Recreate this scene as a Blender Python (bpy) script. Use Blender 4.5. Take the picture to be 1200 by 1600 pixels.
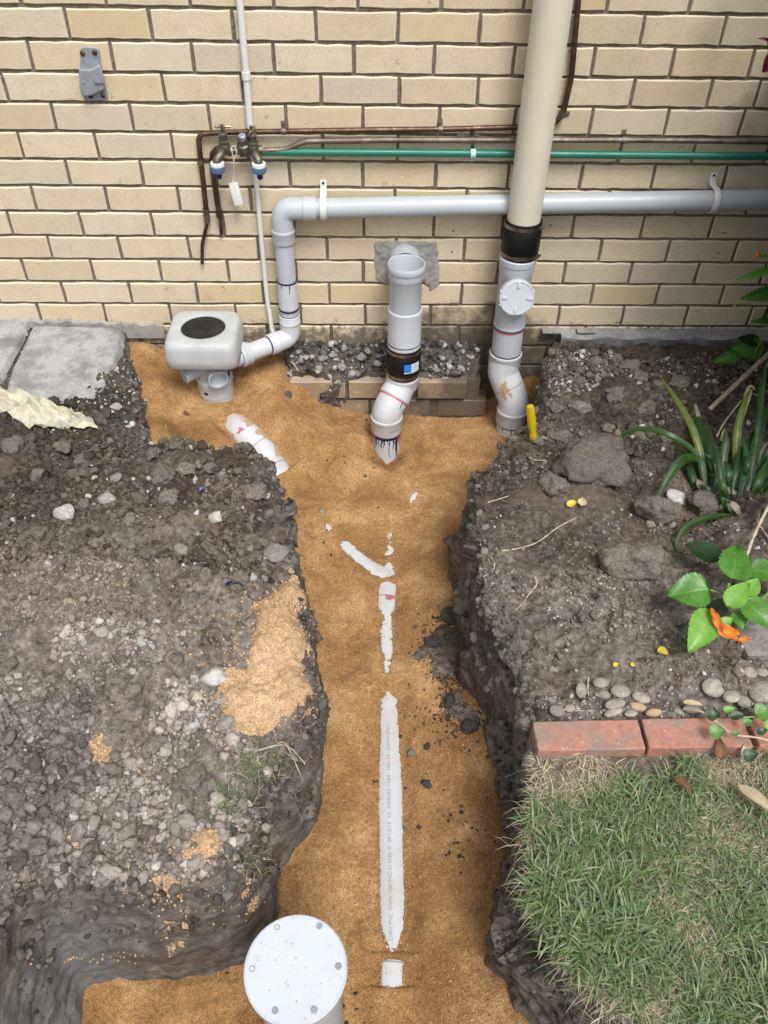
import bpy, bmesh, math, random
import numpy as np
from mathutils import Vector, Matrix, noise as mnoise
from mathutils.bvhtree import BVHTree

random.seed(7); RNG = np.random.default_rng(11)
for o in list(bpy.data.objects): bpy.data.objects.remove(o, do_unlink=True)
SC = bpy.context.scene
COL = SC.collection

# ------------------------------------------------------------------ camera
CAM = np.array([0.0, -2.7218, 1.6276])
F_PX, PITCH, YAW, ROLL = 1290.0, 0.76096, 0.02993, 0.01961
_f = np.array([math.sin(YAW)*math.cos(PITCH), math.cos(YAW)*math.cos(PITCH), -math.sin(PITCH)])
_r = np.array([math.cos(YAW), -math.sin(YAW), 0.0]); _u = np.cross(_r, _f)
_r, _u = math.cos(ROLL)*_r+math.sin(ROLL)*_u, math.cos(ROLL)*_u-math.sin(ROLL)*_r
cd = bpy.data.cameras.new('camera'); cam = bpy.data.objects.new('camera', cd); COL.objects.link(cam)
cd.sensor_fit = 'VERTICAL'; cd.sensor_height = 24.0; cd.lens = F_PX/1600*24.0
cd.clip_start = 0.05; cd.clip_end = 200
cam.matrix_world = Matrix(((_r[0], _u[0], -_f[0], CAM[0]), (_r[1], _u[1], -_f[1], CAM[1]), (_r[2], _u[2], -_f[2], CAM[2]), (0, 0, 0, 1)))
SC.camera = cam
SC.render.engine = 'CYCLES'; SC.cycles.max_bounces = 6; SC.cycles.diffuse_bounces = 3; SC.cycles.glossy_bounces = 2; SC.cycles.transmission_bounces = 4

# ------------------------------------------------------------------ sky, sun, exposure
SUN_DIR = Vector((0.22, -0.60, 1.05)).normalized()      # towards the sun
w = bpy.data.worlds.new('World'); SC.world = w; w.use_nodes = True
nt = w.node_tree; nt.nodes.clear()
sky = nt.nodes.new('ShaderNodeTexSky'); sky.sky_type = 'NISHITA'; sky.sun_disc = False
sky.sun_elevation = math.asin(SUN_DIR.z); sky.sun_rotation = math.atan2(SUN_DIR.x, SUN_DIR.y)
sky.air_density = 1.0; sky.dust_density = 4.0; sky.ozone_density = 1.0
hs = nt.nodes.new('ShaderNodeHueSaturation'); hs.inputs['Saturation'].default_value = 0.22
bg = nt.nodes.new('ShaderNodeBackground'); bg.inputs['Strength'].default_value = 0.115
out = nt.nodes.new('ShaderNodeOutputWorld')
nt.links.new(sky.outputs[0], hs.inputs['Color']); nt.links.new(hs.outputs[0], bg.inputs['Color']); nt.links.new(bg.outputs[0], out.inputs[0])
sd = bpy.data.lights.new('sun', 'SUN'); sun = bpy.data.objects.new('sun', sd); COL.objects.link(sun)
sd.energy = 1.5; sd.angle = math.radians(20); sd.color = (1.0, 0.97, 0.92)
sun.rotation_euler = SUN_DIR.to_track_quat('Z', 'Y').to_euler()
SC.view_settings.view_transform = 'Standard'; SC.view_settings.look = 'None'
SC.view_settings.exposure = 0.76; SC.view_settings.gamma = 1.0; SC.view_settings.use_curve_mapping = False

# ------------------------------------------------------------------ sight lines of the photograph -> points on known planes
def ray(x, y): return _f+_r*(x-600)/F_PX-_u*(y-800)/F_PX
def aty(x, y, Y=0.0):
    d = ray(x, y); return CAM+d*(Y-CAM[1])/d[1]
def atz(x, y, Z=0.0):
    d = ray(x, y); return CAM+d*(Z-CAM[2])/d[2]
def pix(q):
    v = np.asarray(q, float)-CAM; d = v@_f
    return 600+F_PX*(v@_r)/d, 800-F_PX*(v@_u)/d
def px2m(q): return float((np.asarray(q)-CAM)@_f)/F_PX

# ------------------------------------------------------------------ helpers: meshes
def link(o, parent=None):
    COL.objects.link(o)
    if parent is not None: o.parent = parent
    return o
def tag(o, label=None, cat=None, group=None, kind=None):
    if label: o['label'] = label
    if cat: o['category'] = cat
    if group: o['group'] = group
    if kind: o['kind'] = kind
    return o
def thing(name, label, cat, loc=(0, 0, 0), group=None):
    o = bpy.data.objects.new(name, None); o.empty_display_size = .03; o.location = tuple(loc); link(o)
    return tag(o, label, cat, group)
def mesh_obj(name, v, f, mat, parent=None, smooth=True, angle=None):
    me = bpy.data.meshes.new(name); me.from_pydata([tuple(map(float, p)) for p in v], [], f); me.update()
    if mat is not None:
        for m in (mat if isinstance(mat, (list, tuple)) else [mat]): me.materials.append(m)
    if smooth:
        me.shade_smooth()
        if angle: me.set_sharp_from_angle(angle=math.radians(angle))
    o = bpy.data.objects.new(name, me); link(o)
    if parent is not None:
        o.parent = parent; o.matrix_parent_inverse = Matrix.Translation(-parent_world(parent))
    return o
def parent_world(p):      # parts keep world-space vertices; only top-level empties carry a location
    return Vector(p.location) if p.parent is None else Vector((0, 0, 0))
def big_mesh(name, V, T, mat, parent=None, smooth=True, color=None, uv=None):
    """fast path: V (n,3), T (m,3 or 4)"""
    V = np.asarray(V, np.float32); T = np.asarray(T, np.int32); k = T.shape[1]; m = len(T)
    me = bpy.data.meshes.new(name)
    me.vertices.add(len(V)); me.vertices.foreach_set('co', V.ravel())
    me.loops.add(m*k); me.loops.foreach_set('vertex_index', T.ravel())
    me.polygons.add(m); me.polygons.foreach_set('loop_start', np.arange(0, m*k, k, dtype=np.int32))
    me.update(calc_edges=True); me.validate()
    if color is not None:
        a = me.color_attributes.new('tint', 'FLOAT_COLOR', 'POINT')
        c = np.ones((len(V), 4), np.float32); c[:, :3] = color; a.data.foreach_set('color', c.ravel())
    if smooth: me.shade_smooth()
    me.materials.append(mat)
    o = bpy.data.objects.new(name, me); link(o)
    if parent is not None:
        o.parent = parent; o.matrix_parent_inverse = Matrix.Translation(-parent_world(parent))
    return o
def nrm(v):
    v = np.asarray(v, float); return v/max(1e-9, np.linalg.norm(v))
def perp(d):
    a = np.array([0, 0, 1.0]) if abs(d[2]) < .9 else np.array([1.0, 0, 0])
    s = nrm(np.cross(d, a)); return s, np.cross(d, s)
class MB:
    def __init__(s): s.v = []; s.f = []
    def add(s, v, f):
        b = len(s.v); s.v += [tuple(p) for p in v]; s.f += [tuple(i+b for i in q) for q in f]; return s
    def tube(s, pts, r, seg=24, cap=True):
        pts = [np.asarray(p, float) for p in pts]; n = len(pts)
        rr = r if isinstance(r, (list, tuple, np.ndarray)) else [r]*n
        tan = [nrm(pts[min(i+1, n-1)]-pts[max(i-1, 0)]) for i in range(n)]
        a, b = perp(tan[0]); v = []; f = []
        for i in range(n):
            a = nrm(a-tan[i]*(a@tan[i])); b = np.cross(tan[i], a)
            for k in range(seg):
                t = 2*math.pi*k/seg; v.append(pts[i]+rr[i]*(math.cos(t)*a+math.sin(t)*b))
        for i in range(n-1):
            for k in range(seg):
                k2 = (k+1) % seg; f.append((i*seg+k, i*seg+k2, (i+1)*seg+k2, (i+1)*seg+k))
        if cap: f.append(tuple(range(seg-1, -1, -1))); f.append(tuple((n-1)*seg+k for k in range(seg)))
        return s.add(v, f)
    def lathe(s, prof, org, axis=(0, 0, 1), seg=40, cap=(False, False)):
        """prof: (radius, height along axis)"""
        org = np.asarray(org, float); axis = nrm(axis); a, b = perp(axis); v = []; f = []
        for (r, h) in prof:
            for k in range(seg):
                t = 2*math.pi*k/seg; v.append(org+axis*h+r*(math.cos(t)*a+math.sin(t)*b))
        for i in range(len(prof)-1):
            for k in range(seg):
                k2 = (k+1) % seg; f.append((i*seg+k, i*seg+k2, (i+1)*seg+k2, (i+1)*seg+k))
        if cap[0]: f.append(tuple(range(seg-1, -1, -1)))
        if cap[1]: f.append(tuple((len(prof)-1)*seg+k for k in range(seg)))
        return s.add(v, f)
    def box(s, c, sz, M=None, bev=0.0):
        bm = bmesh.new(); bmesh.ops.create_cube(bm, size=1.0)
        for q in bm.verts: q.co = Vector((q.co.x*sz[0], q.co.y*sz[1], q.co.z*sz[2]))
        if bev: bmesh.ops.bevel(bm, geom=list(bm.edges), offset=bev, segments=2, affect='EDGES', profile=.6)
        bm.verts.ensure_lookup_table()
        M = M or Matrix.Identity(3)
        v = [np.array(M @ q.co)+np.asarray(c, float) for q in bm.verts]
        f = [tuple(q.index for q in p.verts) for p in bm.faces]; bm.free(); return s.add(v, f)
    def build(s, name, mat, parent=None, smooth=True, angle=35): return mesh_obj(name, s.v, s.f, mat, parent, smooth, angle)
def fillet(P, R, n=8):
    P = [np.asarray(p, float) for p in P]; o = [P[0]]
    for i in range(1, len(P)-1):
        r = R[i-1] if isinstance(R, (list, tuple)) else R
        a = nrm(P[i-1]-P[i]); b = nrm(P[i+1]-P[i]); th = math.acos(max(-1, min(1, a@b)))
        d = min(r/math.tan(th/2), .49*np.linalg.norm(P[i-1]-P[i]), .49*np.linalg.norm(P[i+1]-P[i]))
        s, e = P[i]+a*d, P[i]+b*d
        for k in range(n+1):
            t = k/n; o.append((1-t)**2*s+2*t*(1-t)*P[i]+t*t*e)
    o.append(P[-1]); return o
def smooth_line(P, n=6):
    P = [np.asarray(p, float) for p in P]; P = [2*P[0]-P[1]]+P+[2*P[-1]-P[-2]]; o = []
    for i in range(1, len(P)-2):
        for k in range(n):
            t = k/n; a, b, c, d = P[i-1], P[i], P[i+1], P[i+2]
            o.append(.5*((2*b)+(-a+c)*t+(2*a-5*b+4*c-d)*t*t+(-a+3*b-3*c+d)*t**3))
    o.append(P[-2]); return o
def on_cyl(mb, o, ax, r, th0, th1, h0, h1, n=6, m=1, face=(0, -1, .35)):
    """a thin skin on a cylinder; th measured from the direction 'face'"""
    o = np.asarray(o, float); ax = nrm(ax); a = nrm(np.asarray(face)-ax*(np.asarray(face)@ax)); b = np.cross(ax, a); v = []; f = []
    for j in range(m+1):
        for i in range(n+1):
            t = th0+(th1-th0)*i/n; hh = h0+(h1-h0)*j/m
            v.append(o+ax*hh+r*(math.cos(t)*a+math.sin(t)*b))
    for j in range(m):
        for i in range(n): f.append((j*(n+1)+i, j*(n+1)+i+1, (j+1)*(n+1)+i+1, (j+1)*(n+1)+i))
    mb.add(v, f)
def sstep(x, a=0.0, b=1.0):
    t = np.clip((np.asarray(x, float)-a)/(b-a), 0, 1); return t*t*(3-2*t)
def vnoise(P, scale, seed=0.0, octs=3, rough=.5):
    """fractal value noise on (n,2|3) points, numpy, -1..1"""
    P = np.asarray(P, float)*scale+seed*17.31
    if P.shape[1] == 2: P = np.c_[P, np.full(len(P), seed*3.7)]
    tot = np.zeros(len(P)); amp = 1.0; norm = 0
    for o in range(octs):
        I = np.floor(P).astype(np.int64); fr = P-I; fr = fr*fr*(3-2*fr); acc = 0
        for dx in (0, 1):
            for dy in (0, 1):
                for dz in (0, 1):
                    h = (I[:, 0]+dx)*374761393+(I[:, 1]+dy)*668265263+(I[:, 2]+dz)*2147483647+o*974711
                    h = (h ^ (h >> 13))*1274126177; h = (h ^ (h >> 16)) & 0xffff
                    wgt = (fr[:, 0] if dx else 1-fr[:, 0])*(fr[:, 1] if dy else 1-fr[:, 1])*(fr[:, 2] if dz else 1-fr[:, 2])
                    acc = acc+wgt*(h/32767.5-1)
        tot += amp*acc; norm += amp; amp *= rough; P = P*2.03+5.1
    return tot/norm
def sdf(P, poly):
    """signed distance in plan, positive inside the polygon"""
    P = np.asarray(P, float)[:, :2]; poly = np.asarray(poly, float)[:, :2]; n = len(poly); d = np.full(len(P), 1e9); ins = np.zeros(len(P), bool)
    for i in range(n):
        a, b = poly[i], poly[(i+1) % n]; e = b-a; q = P-a
        t = np.clip((q@e)/(e@e), 0, 1); d = np.minimum(d, np.hypot(*(q-t[:, None]*e).T))
        c = ((a[1] > P[:, 1]) != (b[1] > P[:, 1]))
        with np.errstate(divide='ignore', invalid='ignore'):
            xx = (b[0]-a[0])*(P[:, 1]-a[1])/(b[1]-a[1])+a[0]
        ins ^= c & (P[:, 0] < xx)
    return np.where(ins, d, -d)

# ------------------------------------------------------------------ helpers: materials
class Mat:
    def __init__(s, name, rough=.6, spec=.5, metal=0.0):
        s.m = bpy.data.materials.new(name); s.m.use_nodes = True; s.t = s.m.node_tree; s.b = s.t.nodes['Principled BSDF']
        s.b.inputs['Roughness'].default_value = rough; s.b.inputs['Metallic'].default_value = metal; s.b.inputs['Specular IOR Level'].default_value = spec
        s._obj = None
    def n(s, ty, **kw):
        q = s.t.nodes.new(ty)
        for k, v in kw.items():
            if hasattr(q, k): setattr(q, k, v)
            else: q.inputs[k].default_value = v
        return q
    def l(s, a, b): s.t.links.new(a, b)
    def pos(s):
        return s.n('ShaderNodeNewGeometry').outputs['Position']
    def obj(s):
        return s.n('ShaderNodeTexCoord').outputs['Object']
    def noise(s, scale, detail=4, rough=.6, vec=None, dist=0.0):
        q = s.n('ShaderNodeTexNoise'); q.inputs['Scale'].default_value = scale; q.inputs['Detail'].default_value = detail
        q.inputs['Roughness'].default_value = rough; q.inputs['Distortion'].default_value = dist
        s.l(vec if vec is not None else s.pos(), q.inputs['Vector']); return q.outputs['Fac']
    def vor(s, scale, vec=None, feat='F1'):
        q = s.n('ShaderNodeTexVoronoi'); q.feature = feat; q.inputs['Scale'].default_value = scale
        s.l(vec if vec is not None else s.pos(), q.inputs['Vector']); return q.outputs['Distance']
    def ramp(s, fac, stops):
        q = s.n('ShaderNodeValToRGB'); e = q.color_ramp.elements
        while len(e) < len(stops): e.new(.5)
        for k, (p, c) in enumerate(stops):
            e[k].position = p; e[k].color = (c, c, c, 1) if isinstance(c, (int, float)) else (*c, 1)
        s.l(fac, q.inputs[0]); return q.outputs[0]
    def mix(s, fac, a, b, mode='MIX'):
        q = s.n('ShaderNodeMix'); q.data_type = 'RGBA'; q.blend_type = mode
        for k, val in (('Factor', fac), ('A', a), ('B', b)):
            i = [z for z in q.inputs if z.name == k and z.type == ('VALUE' if k == 'Factor' else 'RGBA')][0]
            if isinstance(val, (int, float)): i.default_value = val
            elif isinstance(val, tuple): i.default_value = (*val, 1)
            else: s.l(val, i)
        return [z for z in q.outputs if z.type == 'RGBA'][0]
    def math(s, op, a, b=0.0, clamp=False):
        q = s.n('ShaderNodeMath'); q.operation = op; q.use_clamp = clamp
        for i, val in enumerate((a, b)):
            if isinstance(val, (int, float)): q.inputs[i].default_value = val
            else: s.l(val, q.inputs[i])
        return q.outputs[0]
    def mapr(s, x, a, b, c=0.0, d=1.0):
        q = s.n('ShaderNodeMapRange'); q.inputs[1].default_value = a; q.inputs[2].default_value = b; q.inputs[3].default_value = c; q.inputs[4].default_value = d
        s.l(x, q.inputs[0]); return q.outputs[0]
    def xyz(s, v):
        q = s.n('ShaderNodeSeparateXYZ'); s.l(v, q.inputs[0]); return q.outputs
    def rand(s): return s.n('ShaderNodeObjectInfo').outputs['Random']
    def attr(s, name='tint'):
        q = s.n('ShaderNodeAttribute'); q.attribute_name = name; return q.outputs['Color']
    def col(s, c):
        if isinstance(c, tuple): s.b.inputs['Base Color'].default_value = (*c, 1)
        else: s.l(c, s.b.inputs['Base Color'])
        return s
    def rough(s, r): s.l(r, s.b.inputs['Roughness']); return s
    def bump(s, h, strength=.5, dist=.002):
        q = s.n('ShaderNodeBump'); q.inputs['Strength'].default_value = strength; q.inputs['Distance'].default_value = dist
        s.l(h, q.inputs['Height'])
        prev = s.b.inputs['Normal'].links
        if prev: s.l(prev[0].from_socket, q.inputs['Normal'])
        s.l(q.outputs[0], s.b.inputs['Normal']); return s

def M_plastic(name, c, rough=.32, dirt=.12, dirtcol=(.30, .24, .17), spec=.5):
    m = Mat(name, rough, spec)
    d = m.ramp(m.noise(9, 6, .7), [(.45, 0.0), (.75, 1.0)]); sp = m.ramp(m.noise(160, 3, .6), [(.62, 0.0), (.72, 1.0)])
    k = m.math('MULTIPLY', m.math('MAXIMUM', d, m.math('MULTIPLY', sp, .8)), dirt)
    m.col(m.mix(k, m.mix(m.noise(3, 2), tuple(x*.93 for x in c), tuple(min(1, x*1.05) for x in c)), dirtcol))
    m.rough(m.mapr(m.noise(30, 4), .3, .7, rough-.06, rough+.16)); m.bump(m.noise(12, 3), .06, .01); return m.m
MAT = {}
def brick_mat(name, cols, dirt):
    m = Mat(name, .9, .25)
    p = m.pos(); x = m.xyz(p); rnd = m.rand(); ob = m.obj()
    c = m.ramp(rnd, [(i/(len(cols)-1), q) for i, q in enumerate(cols)])
    n1 = m.noise(18, 5, .65); c = m.mix(m.math('MULTIPLY', m.ramp(n1, [(.35, 0.0), (.7, 1.0)]), .28), c, (.40, .315, .205))
    tone = m.noise(420, 2, .7); c = m.mix(m.math('MULTIPLY', m.ramp(tone, [(.40, 1.0), (.50, 0.0)]), .36), c, (.24, .17, .10))
    fr = m.noise(900, 1, .5); c = m.mix(m.math('MULTIPLY', m.ramp(fr, [(.60, 0.0), (.70, 1.0)]), .4), c, (.78, .72, .60))
    pit = m.ramp(m.noise(75, 3, .75), [(.66, 0.0), (.72, 1.0)]); c = m.mix(m.math('MULTIPLY', pit, .45), c, (.20, .15, .10))
    # pale worn arrises
    o = m.xyz(ob)
    ex = m.math('SUBTRACT', .1145, m.math('ABSOLUTE', o[0])); ez = m.math('SUBTRACT', .0375, m.math('ABSOLUTE', o[2]))
    e = m.math('MINIMUM', ex, ez); ee = m.math('ADD', e, m.mapr(m.noise(120, 3), 0, 1, -.002, .002))
    c = m.mix(m.math('MULTIPLY', m.ramp(m.mapr(ee, 0, .0055), [(.35, 1.0), (1.0, 0.0)]), .42), c, (.74, .66, .52))
    # damp soil marks low on the wall
    up = m.mapr(x[2], -.02, .17, 1.0, 0.0); side = m.mapr(m.math('ABSOLUTE', m.math('SUBTRACT', x[0], .43)), .12, .5, 1.0, 0.0)
    st = m.math('MULTIPLY', up, side); k = m.math('ADD', m.math('MULTIPLY', st, 1.05), m.mapr(m.noise(7, 6, .7), .3, .7, -.62, .30))
    c = m.mix(m.math('MULTIPLY', m.ramp(k, [(.30, 0.0), (.75, 1.0)]), .8), c, (.075, .062, .048))
    low = m.math('ADD', m.mapr(x[2], -.06, .035, .75, 0.0), m.mapr(m.noise(24, 6, .75), .3, .7, -.55, .45))
    c = m.mix(m.math('MULTIPLY', m.ramp(low, [(.22, 0.0), (.6, 1.0)]), dirt), c, (.085, .07, .055))
    # faint red smear left of the gully
    rx = m.math('POWER', m.math('ABSOLUTE', m.math('DIVIDE', m.math('SUBTRACT', x[0], -.575), .035)), 2); rz = m.math('POWER', m.math('ABSOLUTE', m.math('DIVIDE', m.math('SUBTRACT', x[2], .085), .09)), 2)
    rr = m.math('MULTIPLY', m.mapr(m.math('ADD', rx, rz), 0, 1, 1, 0), m.mapr(m.noise(30, 4), .4, .65))
    c = m.mix(m.math('MULTIPLY', rr, .5, True), c, (.55, .22, .16))
    m.col(c); m.bump(tone, .5, .0012); m.bump(n1, .3, .004); m.bump(pit, -.5, .002); return m.m
CREAM = [tuple(min(.8, q*k) for q, k in zip(c, (1.09, 1.085, 1.08))) for c in [(.50, .425, .285), (.56, .49, .355), (.535, .445, .27), (.60, .525, .385), (.575, .495, .345), (.54, .475, .365), (.615, .54, .40), (.51, .455, .35), (.57, .48, .31), (.60, .54, .42)]]
MAT['brick'] = brick_mat('cream_brick', CREAM, .8)
MAT['brick_low'] = brick_mat('soiled_brick', [(.46, .33, .19), (.52, .39, .23), (.43, .31, .18)], .42)
def mk():
    m = Mat('raked_mortar', .95, .2); n = m.noise(90, 5, .7); x = m.xyz(m.pos())
    c = m.ramp(n, [(.3, (.10, .082, .060)), (.55, (.185, .155, .115)), (.8, (.30, .255, .195))]); m.col(m.mix(m.mapr(x[2], -.08, .1, .6, 0.0), c, (.06, .05, .04))); m.bump(n, .8, .004); MAT['mortar'] = m.m
    m = Mat('cement_render', .95, .2); n = m.noise(60, 6, .75); b = m.noise(14, 4); m.col(m.mix(m.mapr(b, .3, .7), m.ramp(n, [(.3, (.16, .155, .145)), (.7, (.30, .295, .28))]), (.36, .35, .33))); m.bump(n, .9, .004); m.bump(b, .5, .012); MAT['cement'] = m.m
    m = Mat('path_concrete', .95, .2); n = m.noise(130, 6, .75); b = m.noise(6, 5, .6); w_ = m.ramp(m.noise(9, 7, .75), [(.42, 0.0), (.58, 1.0)])
    c = m.mix(m.mapr(b, .3, .7), (.20, .198, .19), (.30, .298, .29)); c = m.mix(m.math('MULTIPLY', w_, .75), c, (.45, .455, .47)); sp = m.ramp(m.vor(150), [(.0, 1.0), (.28, 0.0)])
    c = m.mix(m.math('MULTIPLY', sp, .6), c, (.13, .13, .13)); c = m.mix(m.math('MULTIPLY', m.ramp(n, [(.55, 0.0), (.66, 1.0)]), .6), c, (.13, .12, .11)); m.col(c); m.bump(n, 1.0, .004); m.bump(b, .4, .01); MAT['concrete'] = m.m
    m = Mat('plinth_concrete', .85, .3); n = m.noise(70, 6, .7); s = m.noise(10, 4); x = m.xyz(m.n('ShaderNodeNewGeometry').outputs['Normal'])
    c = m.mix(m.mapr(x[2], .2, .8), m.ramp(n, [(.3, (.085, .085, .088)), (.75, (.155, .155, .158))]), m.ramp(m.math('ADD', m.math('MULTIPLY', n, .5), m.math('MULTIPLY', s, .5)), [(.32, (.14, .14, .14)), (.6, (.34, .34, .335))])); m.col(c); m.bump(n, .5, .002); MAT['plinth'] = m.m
    # soil: dark loam, greyer and paler where it dried on the heap
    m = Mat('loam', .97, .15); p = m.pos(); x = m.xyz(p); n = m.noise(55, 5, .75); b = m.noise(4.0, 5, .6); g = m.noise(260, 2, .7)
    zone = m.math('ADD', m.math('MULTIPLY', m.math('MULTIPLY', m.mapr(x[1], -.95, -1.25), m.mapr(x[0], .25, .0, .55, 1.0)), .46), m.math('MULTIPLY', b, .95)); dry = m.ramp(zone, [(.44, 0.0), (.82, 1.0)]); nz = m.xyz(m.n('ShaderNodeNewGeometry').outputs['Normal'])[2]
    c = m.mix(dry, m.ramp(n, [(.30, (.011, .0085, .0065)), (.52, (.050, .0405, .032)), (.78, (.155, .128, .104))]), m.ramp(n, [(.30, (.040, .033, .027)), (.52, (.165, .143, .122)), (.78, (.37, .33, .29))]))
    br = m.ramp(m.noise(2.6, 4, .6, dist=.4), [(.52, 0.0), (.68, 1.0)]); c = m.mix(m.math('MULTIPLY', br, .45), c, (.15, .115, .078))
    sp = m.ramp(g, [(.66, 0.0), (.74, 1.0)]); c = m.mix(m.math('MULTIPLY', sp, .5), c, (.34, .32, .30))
    # freshly cut faces: smeared clay, bluish low at the left
    face = m.mapr(nz, .35, .65, 1.0, 0.0); st = m.n('ShaderNodeMapping'); st.inputs['Scale'].default_value = (1, 1, 1.5); m.l(p, st.inputs[0]); sn = m.noise(22, 5, .72, st.outputs[0], .2)
    cl = m.ramp(sn, [(.28, (.05, .043, .037)), (.5, (.125, .110, .096)), (.75, (.245, .22, .196))])
    blue = m.math('MULTIPLY', m.mapr(x[0], -.50, -.62), m.mapr(x[2], -.08, -.2)); cl = m.mix(m.math('MULTIPLY', blue, .85, True), cl, m.mix(sn, (.11, .115, .12), (.25, .26, .265)))
    c = m.mix(face, c, cl); m.col(c); m.rough(m.mapr(face, 0, 1, .97, .72)); m.bump(n, .8, .006); m.bump(g, .5, .002); m.bump(sn, .3, .008); MAT['soil'] = m.m
    m = Mat('crumbled_clods', .97, .12); t = m.attr(); n = m.noise(180, 5, .7); m.col(m.mix(1.0, t, m.ramp(n, [(.25, .62), (.75, 1.35)]), 'MULTIPLY')); m.bump(n, .7, .003); MAT['clod'] = m.m
    def stone(name, a, b_, s=60, bump=.6):
        m = Mat(name, .9, .25); n = m.noise(s*2.2, 5, .75); k = m.noise(45, 3, .6); r = m.rand(); c = m.ramp(n, [(.3, a), (.7, b_)])
        c = m.mix(1.0, c, m.ramp(r, [(0, (.78, .76, .74)), (1, (1.2, 1.18, 1.15))]), 'MULTIPLY'); m.col(m.mix(m.math('MULTIPLY', m.ramp(k, [(.5, 0.0), (.7, 1.0)]), .35), c, (.10, .085, .07))); m.bump(n, bump, .004); m.bump(k, bump, .008); return m.m
    MAT['clod_rock'] = stone('earth_clod', (.075, .066, .058), (.235, .21, .188), 60, 1.0)
    MAT['pale_rock'] = stone('pale_stone', (.27, .265, .255), (.50, .495, .48), 50)
    MAT['grey_rock'] = stone('grey_stone', (.15, .14, .13), (.30, .285, .265), 50)
    MAT['dark_rock'] = stone('dark_stone', (.035, .034, .034), (.075, .072, .07), 70)
    MAT['pebble'] = stone('river_pebble', (.17, .155, .135), (.40, .375, .335), 30, .25)
    MAT['tan_pebble'] = stone('tan_pebble', (.40, .28, .16), (.56, .43, .29), 40, .2)
    MAT['rubble'] = stone('broken_concrete', (.17, .168, .163), (.40, .398, .39), 60, .9)
    def sand(name, dark, mid, lite, b_=.5):
        m = Mat(name, .96, .15); g = m.noise(270, 3, .8); b = m.noise(5.5, 4, .62, dist=.5); h = m.noise(95, 4, .75)
        s_ = m.math('ADD', m.math('MULTIPLY', b, .62), m.math('MULTIPLY', h, .38)); c = m.ramp(s_, [(.38, dark), (.50, mid), (.64, lite)])
        c = m.mix(1.0, c, m.ramp(g, [(.30, .45), (.5, 1.0), (.72, 1.7)]), 'MULTIPLY'); q = m.ramp(m.noise(700, 2, .5), [(.68, 0.0), (.76, 1.0)]); c = m.mix(m.math('MULTIPLY', q, .5), c, (.75, .62, .46))
        d = m.ramp(m.noise(45, 5, .8), [(.72, 0.0), (.76, 1.0)]); c = m.mix(m.math('MULTIPLY', d, .6), c, (.06, .045, .035)); m.col(c); m.bump(g, .8, .003); m.bump(h, b_, .008); return m.m
    MAT['sand'] = sand('moist_sand', (.205, .108, .042), (.32, .178, .075), (.49, .31, .155))
    MAT['sand_dry'] = sand('spilt_dry_sand', (.36, .23, .125), (.50, .335, .195), (.60, .43, .275), .8)
    # metals and paints
    m = Mat('tarnished_copper', .45, .5, .75); n = m.noise(25, 6, .7); m.col(m.ramp(n, [(.3, (.055, .035, .026)), (.55, (.11, .070, .050)), (.78, (.30, .20, .145))])); m.rough(m.mapr(n, .3, .7, .55, .35)); MAT['copper'] = m.m
    m = Mat('dull_copper', .5, .5, .6); n = m.noise(18, 6, .75); m.col(m.ramp(n, [(.3, (.10, .075, .06)), (.55, (.19, .15, .125)), (.75, (.38, .33, .29))])); MAT['copper_dull'] = m.m
    m = Mat('tarnished_brass', .5, .5, .8); n = m.noise(60, 6, .7); m.col(m.ramp(n, [(.3, (.08, .075, .06)), (.6, (.20, .185, .15)), (.8, (.36, .33, .25))])); MAT['brass'] = m.m
    m = Mat('bright_brass', .4, .5, .85); n = m.noise(80, 5, .7); m.col(m.ramp(n, [(.3, (.22, .17, .10)), (.7, (.52, .43, .28))])); MAT['brass_lite'] = m.m
    m = Mat('stainless_band', .35, .5, 1.0); n = m.noise(70, 4); m.col(m.ramp(n, [(.3, (.22, .20, .18)), (.7, (.5, .47, .43))])); MAT['steel'] = m.m
    m = Mat('galvanised', .5, .5, .35); n = m.noise(40, 6, .7); m.col(m.ramp(n, [(.3, (.22, .245, .275)), (.7, (.36, .39, .43))])); MAT['galv'] = m.m
    m = Mat('black_rubber', .5, .25); n = m.noise(40, 5, .7); m.col(m.ramp(n, [(.4, (.004, .004, .0045)), (.75, (.014, .013, .012))])); MAT['rubber'] = m.m
    m = Mat('yellow_acetate', .12, .6); m.col((.80, .62, .015)); m.b.inputs['Transmission Weight'].default_value = .55; m.b.inputs['IOR'].default_value = 1.47; MAT['yellow'] = m.m
mk()
MAT['pvc'] = M_plastic('grey_pvc', (.425, .46, .50), .34, .10)
MAT['pvc_hi'] = M_plastic('light_grey_pvc', (.475, .51, .545), .34, .12)
MAT['white_pvc'] = M_plastic('white_pvc', (.53, .55, .585), .38, .28)
def lid_mat():
    m = Mat('white_lid_plastic', .38, .5); sp = m.ramp(m.noise(75, 4, .7), [(.60, 0.0), (.66, 1.0)]); cl = m.ramp(m.noise(11, 3), [(.40, 0.0), (.6, 1.0)]); d = m.ramp(m.noise(7, 6, .7), [(.5, 0.0), (.75, .22)])
    m.col(m.mix(m.math('MAXIMUM', m.math('MULTIPLY', m.math('MULTIPLY', sp, cl), .75), d), m.mix(m.noise(4, 3), (.44, .48, .53), (.51, .55, .60)), (.33, .29, .24))); m.rough(m.mapr(m.noise(25, 4), .3, .7, .3, .55)); return m.m
MAT['lid_pvc'] = lid_mat()
MAT['dusty_pvc'] = M_plastic('sand_dusted_pvc', (.50, .53, .57), .45, .62, (.46, .33, .20))
MAT['cream_pvc'] = M_plastic('cream_painted_pvc', (.60, .565, .455), .38, .13, (.34, .30, .22))
MAT['white_plastic'] = M_plastic('white_plastic', (.64, .65, .64), .4, .10)
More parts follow.
